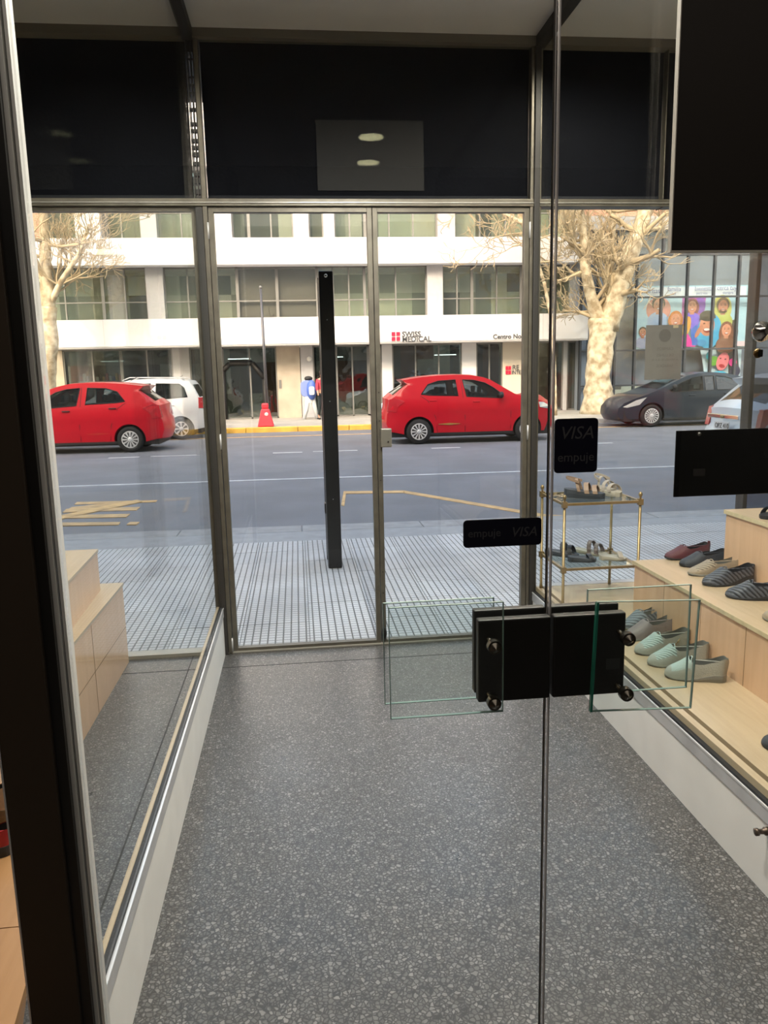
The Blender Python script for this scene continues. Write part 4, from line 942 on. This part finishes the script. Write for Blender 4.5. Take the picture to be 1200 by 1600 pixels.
# brick building behind left and right
def bricks(name, x0, x1, z0, z1, Y, lab):
    b = bpy.data.materials.new('brick_face'); b.use_nodes = True; t = b.node_tree; bs = t.nodes['Principled BSDF']; bs.inputs['Roughness'].default_value = .85
    tc = N(t, 'TexCoord'); mp = N(t, 'Mapping'); mp.inputs['Rotation'].default_value = (PI/2, 0, 0); br = N(t, 'TexBrick'); br.inputs['Scale'].default_value = 4
    br.inputs['Color1'].default_value = (.40, .20, .13, 1); br.inputs['Color2'].default_value = (.34, .17, .11, 1); br.inputs['Mortar'].default_value = (.45, .36, .3, 1)
    t.links.new(tc.outputs['Object'], mp.inputs[0]); t.links.new(mp.outputs[0], br.inputs['Vector']); t.links.new(br.outputs['Color'], bs.inputs['Base Color'])
    e = empty(name, ((x0+x1)/2, Y, 0)); tag(e, lab, 'building'); h = (x1-x0)/2
    bx('wall', b, -h, h, 0, 3, z0, z1, e); bx('cornice', CONC, -h-.05, h+.05, -.15, 3, z0-.75, z0, e); bx('lower_wall', WALLG, -h, h, 0, 3, 0, z0-.75, e); return e
bricks('brick_building', 10.4, 22, 6.95, 14, 29.2, 'brick building rising behind the glass tower at right')
bricks('brick_building', -26, -9.9, 3.6, 14, 29.6, 'brick building at the far left behind the bare tree')
bk_ = MC.get('x') or bpy.data.materials['brick_face']; FB_('brick_wall', bk_, fx(28, 350), fx(69, 350), YF, YF+.4, 6.06, 8.3)
# glass fronted building with mural
YG = 27.5
gb = empty('glass_building', (14, YG, 0)); tag(gb, 'dark gridded glass building carrying a large mural of people', 'building')
def GX(u, v=545): return at(u, v, 'Y', YG).x-14
def GZ(v, u=1070): return at(u, v, 'Y', YG).z
vl = [GX(906), GX(932), GX(960), GX(991), GX(1030), GX(1069), GX(1110), GX(1148), GX(1176)]; vl += [vl[-1]+1.1*k for k in range(1, 6)]
hl = [.02, GZ(600), GZ(546), GZ(464), GZ(398), GZ(363)+.05]
bx('core', WALLG, vl[0], vl[-1], .9, 2.5, 0, hl[-1], gb); bx('roof_edge', CONC, vl[0], vl[-1], -.05, 2.5, hl[-1], hl[-1]+.5, gb)
bx('shade_panel', INT_A, vl[2], vl[8], .6, .65, hl[0], hl[1], gb)
m = MB()
for x in vl: m.box(x-.035, x+.035, -.08, .06, 0, hl[-1])
m.build('mullion', mat('dark_mullion', (.03, .035, .045), .5), gb)
for z_ in hl: bx('transom', MC['dark_mullion'], vl[0], vl[-1], -.07, .05, z_-.03, z_+.03, gb)
for i in range(len(vl)-1):
    for j in range(len(hl)-1): bx('pane', WING, vl[i]+.03, vl[i+1]-.03, -.01, .0, hl[j]+.03, hl[j+1]-.03, gb)
# curtain-like slabs left of the grid
for k in range(4): bx('slab', mat('slab_blue_%d' % (k % 2), [(.26, .29, .34), (.16, .19, .24)][k % 2], .7), vl[0]+k*.33, vl[0]+k*.33+.3, .15, .5, 0, 6.2, gb)
# mural (flat print behind the panes)
mu = empty('mural', (14, YG+.3, 0)); tag(mu, 'bright printed mural of smiling people behind the glass grid', 'mural')
def ux(u): return at(980+u/5.4545, 430+190/5.4545, 'Y', YG+.3).x-14
def vz(v): return at(1080, 430+v/5.4545, 'Y', YG+.3).z
CC = {}
def cm(c):
    k = 'print_%02d' % len(CC) if c not in CC else CC[c]; CC[c] = k; return mat(k, tuple(min(1, x**1.45*.85) for x in c), .6)
LAY = [0]
def blob(name, c, pts):
    LAY[0] += .0015; return MB().prism([(ux(a), vz(b)) for a, b in pts], -LAY[0]-.0012, -LAY[0]).build(name, cm(c), mu)
def ell(name, c, cx, cy_, rx, ry, rot=0, n=22):
    P = []
    for i in range(n):
        a = 2*PI*i/n; x, y = rx*math.cos(a), ry*math.sin(a); P.append((cx+x*math.cos(rot)-y*math.sin(rot), cy_+x*math.sin(rot)+y*math.cos(rot)))
    return blob(name, c, P)
blob('sheet', (.50, .70, .78), [(72, 88), (1090, 88), (1090, 622), (72, 622)]); blob('header_strip', (.80, .84, .86), [(72, 100), (1010, 100), (1010, 180), (72, 180)])
blob('sheet', (.62, .74, .78), [(640, 622), (1000, 622), (1000, 905), (700, 905), (660, 700)])
blob('backdrop', (.55, .12, .50), [(470, 192), (670, 192), (665, 300), (560, 420), (470, 470)]); ell('backdrop', (.72, .38, .32), 270, 290, 105, 110); ell('backdrop', (.62, .62, .22), 810, 290, 85, 120)
ell('backdrop', (.35, .14, .62), 625, 255, 45, 70)
def person(cx, cy_, r, skin, hair, shirt, hairdown=0, smile=True, sh=1.7):
    if hairdown: ell('hair', hair, cx, cy_+r*hairdown*.5, r*1.25, r*(1.1+hairdown*.7))
    ell('shoulders', shirt, cx, cy_+r*2.6, r*sh, r*1.5); blob('neck', tuple(q*.85 for q in skin), [(cx-r*.35, cy_+r*.6), (cx+r*.35, cy_+r*.6), (cx+r*.4, cy_+r*1.5), (cx-r*.4, cy_+r*1.5)])
    ell('hair', hair, cx, cy_-r*.25, r*1.05, r*1.15); ell('face', skin, cx, cy_+r*.12, r*.80, r*1.08)
    for s in (-1, 1): ell('eye', (.05, .03, .03), cx+s*r*.32, cy_-r*.08, r*.12, r*.07, n=10); ell('brow', tuple(q*.6 for q in hair), cx+s*r*.32, cy_-r*.30, r*.18, r*.04, n=8)
    blob('nose', tuple(q*.8 for q in skin), [(cx-r*.05, cy_), (cx+r*.05, cy_), (cx+r*.11, cy_+r*.35), (cx-r*.08, cy_+r*.35)])
    ell('lips', (.45, .05, .06), cx, cy_+r*.62, r*.34, r*.17, n=14)
    if smile: ell('teeth', (.8, .8, .78), cx, cy_+r*.58, r*.26, r*.09, n=12)
SK = (.72, .38, .26); SK2 = (.62, .30, .20)
blob('coat', (.06, .06, .08), [(880, 400), (930, 380), (962, 480), (955, 560), (985, 800), (960, 880), (900, 880), (880, 600)])
person(268, 250, 54, SK, (.05, .025, .02), (.45, .58, .75)); person(140, 480, 34, SK2, (.1, .06, .05), (.4, .45, .6)); person(815, 265, 52, SK2, (.16, .08, .05), (.55, .60, .20))
ell('beard', (.14, .07, .04), 815, 312, 34, 18); ell('lips', (.7, .4, .35), 815, 304, 16, 6)
person(550, 265, 48, SK, (.30, .03, .08), (.30, .20, .72), .6); person(412, 375, 52, SK, (.62, .27, .05), (.55, .66, .8), .3)
ell('hair', (.75, .45, .08), 505, 440, 34, 90, .2); blob('shirt', (.80, .04, .45), [(475, 510), (520, 500), (590, 610), (475, 612)]); blob('shirt', (.02, .22, .62), [(540, 470), (590, 420), (640, 600), (560, 600)])
ell('shoulders', (.06, .48, .70), 700, 480, 105, 150, .1); ell('face', SK, 680, 430, 64, 92); ell('cap', (.02, .02, .022), 680, 350, 68, 46); blob('cap_rim', (.05, .05, .05), [(610, 372), (750, 356), (752, 370), (612, 388)])
for s in (-1, 1): ell('eye', (.05, .03, .03), 680+s*26, 415, 9, 5, n=10)
ell('lips', (.45, .05, .06), 678, 472, 32, 20, n=14); ell('teeth', (.85, .85, .82), 678, 466, 26, 11, n=12); ell('hand', SK2, 610, 480, 18, 60, .5); ell('sleeve', (.04, .38, .62), 640, 580, 40, 30)
person(845, 470, 50, SK, (.30, .12, .07), (.28, .12, .08), 1.6)
ell('hat', (.22, .48, .06), 745, 735, 48, 42); ell('face', (.80, .30, .32), 825, 740, 52, 78, .3); ell('lips', (.5, .03, .06), 820, 780, 28, 16, .3); ell('eye', (.05, .03, .03), 805, 715, 8, 5); ell('eye', (.05, .03, .03), 848, 722, 8, 5)
ell('shoulders', (.10, .55, .72), 800, 860, 75, 38); ell('scarf', (.80, .05, .38), 912, 750, 34, 34); ell('sleeve', (.04, .05, .14), 935, 825, 45, 52); ell('bag', (.05, .55, .60), 705, 690, 26, 36)
bx('plaque', mat('pink_plaque', (.6, .45, .48), .6), ux(900), ux(1050), -.12, -.10, vz(612), vz(570), mu)
HB = mat('header_blue', (.05, .08, .25), .6)
for s_, u, v, q in (('sonrisas', 105, 152, .26), ('familia', 330, 138, .24), ('salud', 348, 170, .14), ('bienestar', 560, 135, .24), ('para vos', 575, 168, .15), ('cerca tuyo', 750, 132, .24), ('siempre', 800, 166, .15)):
    text('header_lettering', s_, HB, q, (ux(u), -.10, vz(v)), FACE, mu, thick=.002, sx=.85)
# far trees ---------------------------------------------------------------- 
BARK = mat('plane_bark', (.66, .58, .43), .85, col2=(.30, .23, .14), nscale=4.5, bump=1, bscale=14); TWIG = mat('twig_bark', (.42, .34, .22), .85)
def grow(m, p, d, r, L_, depth, rng, n=6):
    if m['n'] > 9000: return
    pts, rad = [p], [r]; q = p.copy(); dd = d.copy(); st_ = 4
    for k in range(st_):
        dd = (dd+Vector((rng.uniform(-1, 1), rng.uniform(-1, 1)*.7, rng.uniform(-.4, .8)))*.40).normalized(); q = q+dd*L_/st_; pts.append(q.copy()); rad.append(r*(1-.45*(k+1)/st_))
    m['m'].tube(pts, [max(x, .009) for x in rad], n if r > .03 else 4, cap=False); m['n'] += 1
    if depth <= 0: return
    for k in range(rng.choice((2, 3, 3))):
        i = rng.choice((2, 3, 4)); a = (dd+Vector((rng.uniform(-1, 1), rng.uniform(-1, 1)*.6, rng.uniform(-.7, .9)))*.95).normalized()
        grow(m, pts[i], a, rad[i]*.62, L_*rng.uniform(.62, .85), depth-1, rng)
def knobbly(pts, rads, n=14, amp=.12, sub=5):
    m = MB(); P, Rr = [], []
    pts = [Vector(p) for p in pts]
    for i in range(len(pts)-1):
        for k in range(sub):
            t = k/sub; P.append(pts[i].lerp(pts[i+1], t)); Rr.append(rads[i]+(rads[i+1]-rads[i])*t)
    P.append(pts[-1]); Rr.append(rads[-1]); m.tube(P, Rr, n)
    for v in m.bm.verts:
        i = min(range(len(P)), key=lambda q: (P[q]-v.co).length_squared); o_ = v.co-P[i]
        v.co = P[i]+o_*(1+amp*2*noise.noise(v.co*2.6)+amp*noise.noise(v.co*7))
    return m
def TP(u, v, Y): return at(u, v, 'Y', Y)
def tree(label, Y, trunk, tr_r, limbs, seeds):
    p0 = TP(*trunk[0], Y); o = empty('bare_tree', (0, 0, 0)); tag(o, label, 'tree', 'bare street trees across the road')
    pts = [TP(u, v, Y) for u, v in trunk]; pts[0].z = 0; knobbly(pts, tr_r).build('trunk', BARK, o)
    tw = {'m': MB(), 'n': 0}; rng = random.Random(seeds)
    for L_, rr in limbs:
        pp = [TP(u, v, Y+dy) for u, v, dy in L_]; knobbly(pp, rr, 10, .10, 4).build('limb', BARK, o)
        for i in range(1, len(pp)):
            for _ in range(4 if i < len(pp)-1 else 5):
                q = pp[i-1].lerp(pp[i], rng.uniform(.3, 1)); grow(tw, q, Vector((rng.uniform(-1, 1), rng.uniform(-.6, .6), rng.uniform(-.2, 1))).normalized(), rr[i]*.42, rng.uniform(.7, 1.3), 4, rng)
    t_ = tw['m'].build('twigs', TWIG, o, recalc=False); t_['kind'] = 'stuff'
    o2 = p0
    return o
tree('thick pale bare plane tree standing in front of the glass building', 25.2,
     [(936, 645), (934, 600), (938, 540), (944, 500)], [.62, .40, .42, .46],
     [([(944, 520, 0), (925, 470, 0), (914, 420, -.2), (912, 370, -.3), (905, 300, -.3)], [.26, .20, .16, .13, .10]),
      ([(946, 520, 0), (950, 450, .2), (955, 380, .3), (960, 300, .4)], [.24, .17, .13, .09]),
      ([(950, 515, 0), (966, 455, -.2), (985, 395, -.3), (1005, 345, -.3), (1010, 290, -.2)], [.36, .30, .27, .24, .18])], 5)
tree('slim bare tree at the far left in front of the brick building', 25.0,
     [(74, 640), (72, 590), (78, 530), (76, 480)], [.36, .28, .26, .24],
     [([(76, 490, 0), (72, 430, 0), (70, 370, .1), (66, 300, .2)], [.22, .18, .15, .12]), ([(77, 480, 0), (95, 440, -.2), (122, 400, -.3), (140, 350, -.3)], [.10, .08, .06, .04])], 11)
tree('bare tree high between the door and the glass building', 24.8,
     [(868, 645), (866, 560), (862, 500), (850, 440)], [.06, .06, .05, .05],
     [([(850, 440, 0), (835, 395, 0), (818, 350, 0), (800, 300, .2)], [.05, .07, .08, .09]), ([(818, 350, 0), (790, 335, 0), (760, 320, .1)], [.06, .05, .03])], 23)
# street furniture and people
rb = empty("barrier_base", tuple(at(416, 671, 'Y', 23.35).xy)+(.025,)); tag(rb, 'red plastic traffic barrier base on the far kerb', 'barrier')
REDP = mat('red_plastic', (.72, .03, .05), .5)
MB().hull8([(x*a, y*a, z_) for (x, y) in ((-.24, -.2), (.24, -.2), (-.24, .2), (.24, .2)) for z_, a in ((0, 1), (.52, .48))]).build('body', REDP, rb, .03)
MB().box(-.10, .10, -.09, .09, .52, .68).build('neck', REDP, rb, .04); MB().lathe([(.03, -.14), (.05, -.135), (.06, -.12)], (.03, 0, .36), 'Y', 12).build('cap', mat('cap_white', (.75, .6, .6), .5), rb)
pb, pt_ = at(418, 640, 'Y', 23.9), at(407, 449, 'Y', 23.9); sp = empty('sign_pole', (pb.x, pb.y, .02)); tag(sp, 'thin grey leaning pole rising behind the red barrier base', 'pole')
MB().tube([(0, 0, 0), (pt_.x-pb.x, 0, pt_.z-.02)], [.05, .035], 10).build('shaft', mat('pole_grey', (.10, .10, .11), .4, .5), sp); MB().ball((pt_.x-pb.x, 0, pt_.z-.02), .05).build('cap', FRM, sp)
ph = at(486, 648, 'Z', .02); Yp = 26.6
pc = at(484, 620, 'Y', Yp); pn = empty('payphone', (pc.x, Yp, .02)); tag(pn, 'blue hooded public payphone on a white pedestal by the grey column', 'payphone')
BLU = mat('phone_blue', (.07, .14, .48), .45); WP = mat('pedestal_white', (.62, .64, .66), .5)
MB().prism(rbox(-.30, .12, .75, 1.30, .16), .0, .30).build('hood', mat('phone_blue_pale', (.20, .27, .55), .5), pn, .02)
m = MB(); m.ball((.07, -.08, .98), .34, .50, .45, .98, 18); m.build('shell', BLU, pn)
MB().prism(rbox(-.02, .16, .82, 1.1, .05), -.25, -.2).build('phone_unit', WP, pn)
m = MB(); m.tube([(-.06, 0, .75), (-.12, 0, .35), (-.22, 0, 0)], [.09, .07, .06], 8); m.tube([(.10, 0, .70), (.16, 0, .35), (.24, 0, 0)], [.09, .07, .06], 8); m.box(-.12, .16, -.08, .08, .55, .76); m.build('pedestal', WP, pn)
MB().ball((-.02, .1, 1.36), .12, 1.2, 1, .7).build('cowl', BLKP, pn)
def figure(loc, rz, H, top, trousers, hairc, label):
    o = empty('person', loc, rz); tag(o, label, 'person'); k = H/1.7
    def skin(name, V, Ed, Rr, m, par):
        me = bpy.data.meshes.new(name); me.from_pydata([tuple(c*k for c in v) for v in V], Ed, []); ob = bpy.data.objects.new(name, me); C.objects.link(ob); ob.parent = par
        md = ob.modifiers.new('skin', 'SKIN'); 
        for i, r in enumerate(Rr): me.skin_vertices[0].data[i].radius = (r*k*(1 if isinstance(r, float) else 1), r*k*.8)
        me.skin_vertices[0].data[0].use_root = True; ss = ob.modifiers.new('sub', 'SUBSURF'); ss.levels = ss.render_levels = 1; me.materials.append(m); md.use_smooth_shade = True; return ob
    V = [(0, 0, .92), (0, 0, 1.12), (0, 0, 1.36), (0, 0, 1.46), (0, -.01, 1.60), (.17, 0, 1.38), (.22, .05, 1.12), (.21, -.08, .90), (-.17, 0, 1.38), (-.22, -.05, 1.12), (-.21, -.14, .92),
         (.09, 0, .86), (.10, -.08, .48), (.10, .02, .08), (.10, -.12, .04), (-.09, 0, .86), (-.10, .08, .48), (-.10, .20, .10), (-.10, .08, .04), (.21, -.12, .83), (-.21, -.18, .85)]
    Ed = [(0, 1), (1, 2), (2, 3), (3, 4), (2, 5), (5, 6), (6, 7), (2, 8), (8, 9), (9, 10), (0, 11), (11, 12), (12, 13), (13, 14), (0, 15), (15, 16), (16, 17), (17, 18), (7, 19), (10, 20)]
    Rr = [.14, .13, .16, .055, .10, .07, .05, .038, .07, .05, .038, .10, .07, .045, .04, .10, .07, .045, .04, .03, .03]
    skin('body', V, Ed, Rr, MC['skin'], o)
    Vt = [(0, 0, .90), (0, 0, 1.12), (0, 0, 1.36), (.17, 0, 1.38), (.22, .05, 1.12), (.215, -.03, 1.0), (-.17, 0, 1.38), (-.22, -.05, 1.12), (-.215, -.09, 1.0)]
    skin('shirt', Vt, [(0, 1), (1, 2), (2, 3), (3, 4), (4, 5), (2, 6), (6, 7), (7, 8)], [.165, .15, .18, .085, .065, .055, .085, .065, .055], top, o)
    Vl = [(0, 0, .94), (.09, 0, .86), (.10, -.08, .48), (.10, .02, .12), (-.09, 0, .86), (-.10, .08, .48), (-.10, .19, .14)]
    skin('trousers', Vl, [(0, 1), (1, 2), (2, 3), (0, 4), (4, 5), (5, 6)], [.155, .12, .085, .06, .12, .085, .06], trousers, o)
    MB().ball((0, .012*k, 1.635*k), .108*k, .95, 1.05, .95).build('hair', hairc, o)
    m = MB(); m.box(.06*k, .15*k, -.16*k, .08*k, 0, .06*k); m.box(-.15*k, -.06*k, .04*k, .26*k, 0, .06*k); m.build('shoes', BLKP, o, .02)
    return o
pq = at(496, 620, 'Y', 26.2)
figure((pq.x+.17, 26.2, .02), .3, 1.60, mat('red_shirt', (.45, .04, .07), .8), mat('dark_trousers', (.02, .03, .035), .9), mat('dark_hair', (.02, .012, .01), .7), 'person in red top and dark trousers walking behind the black post')
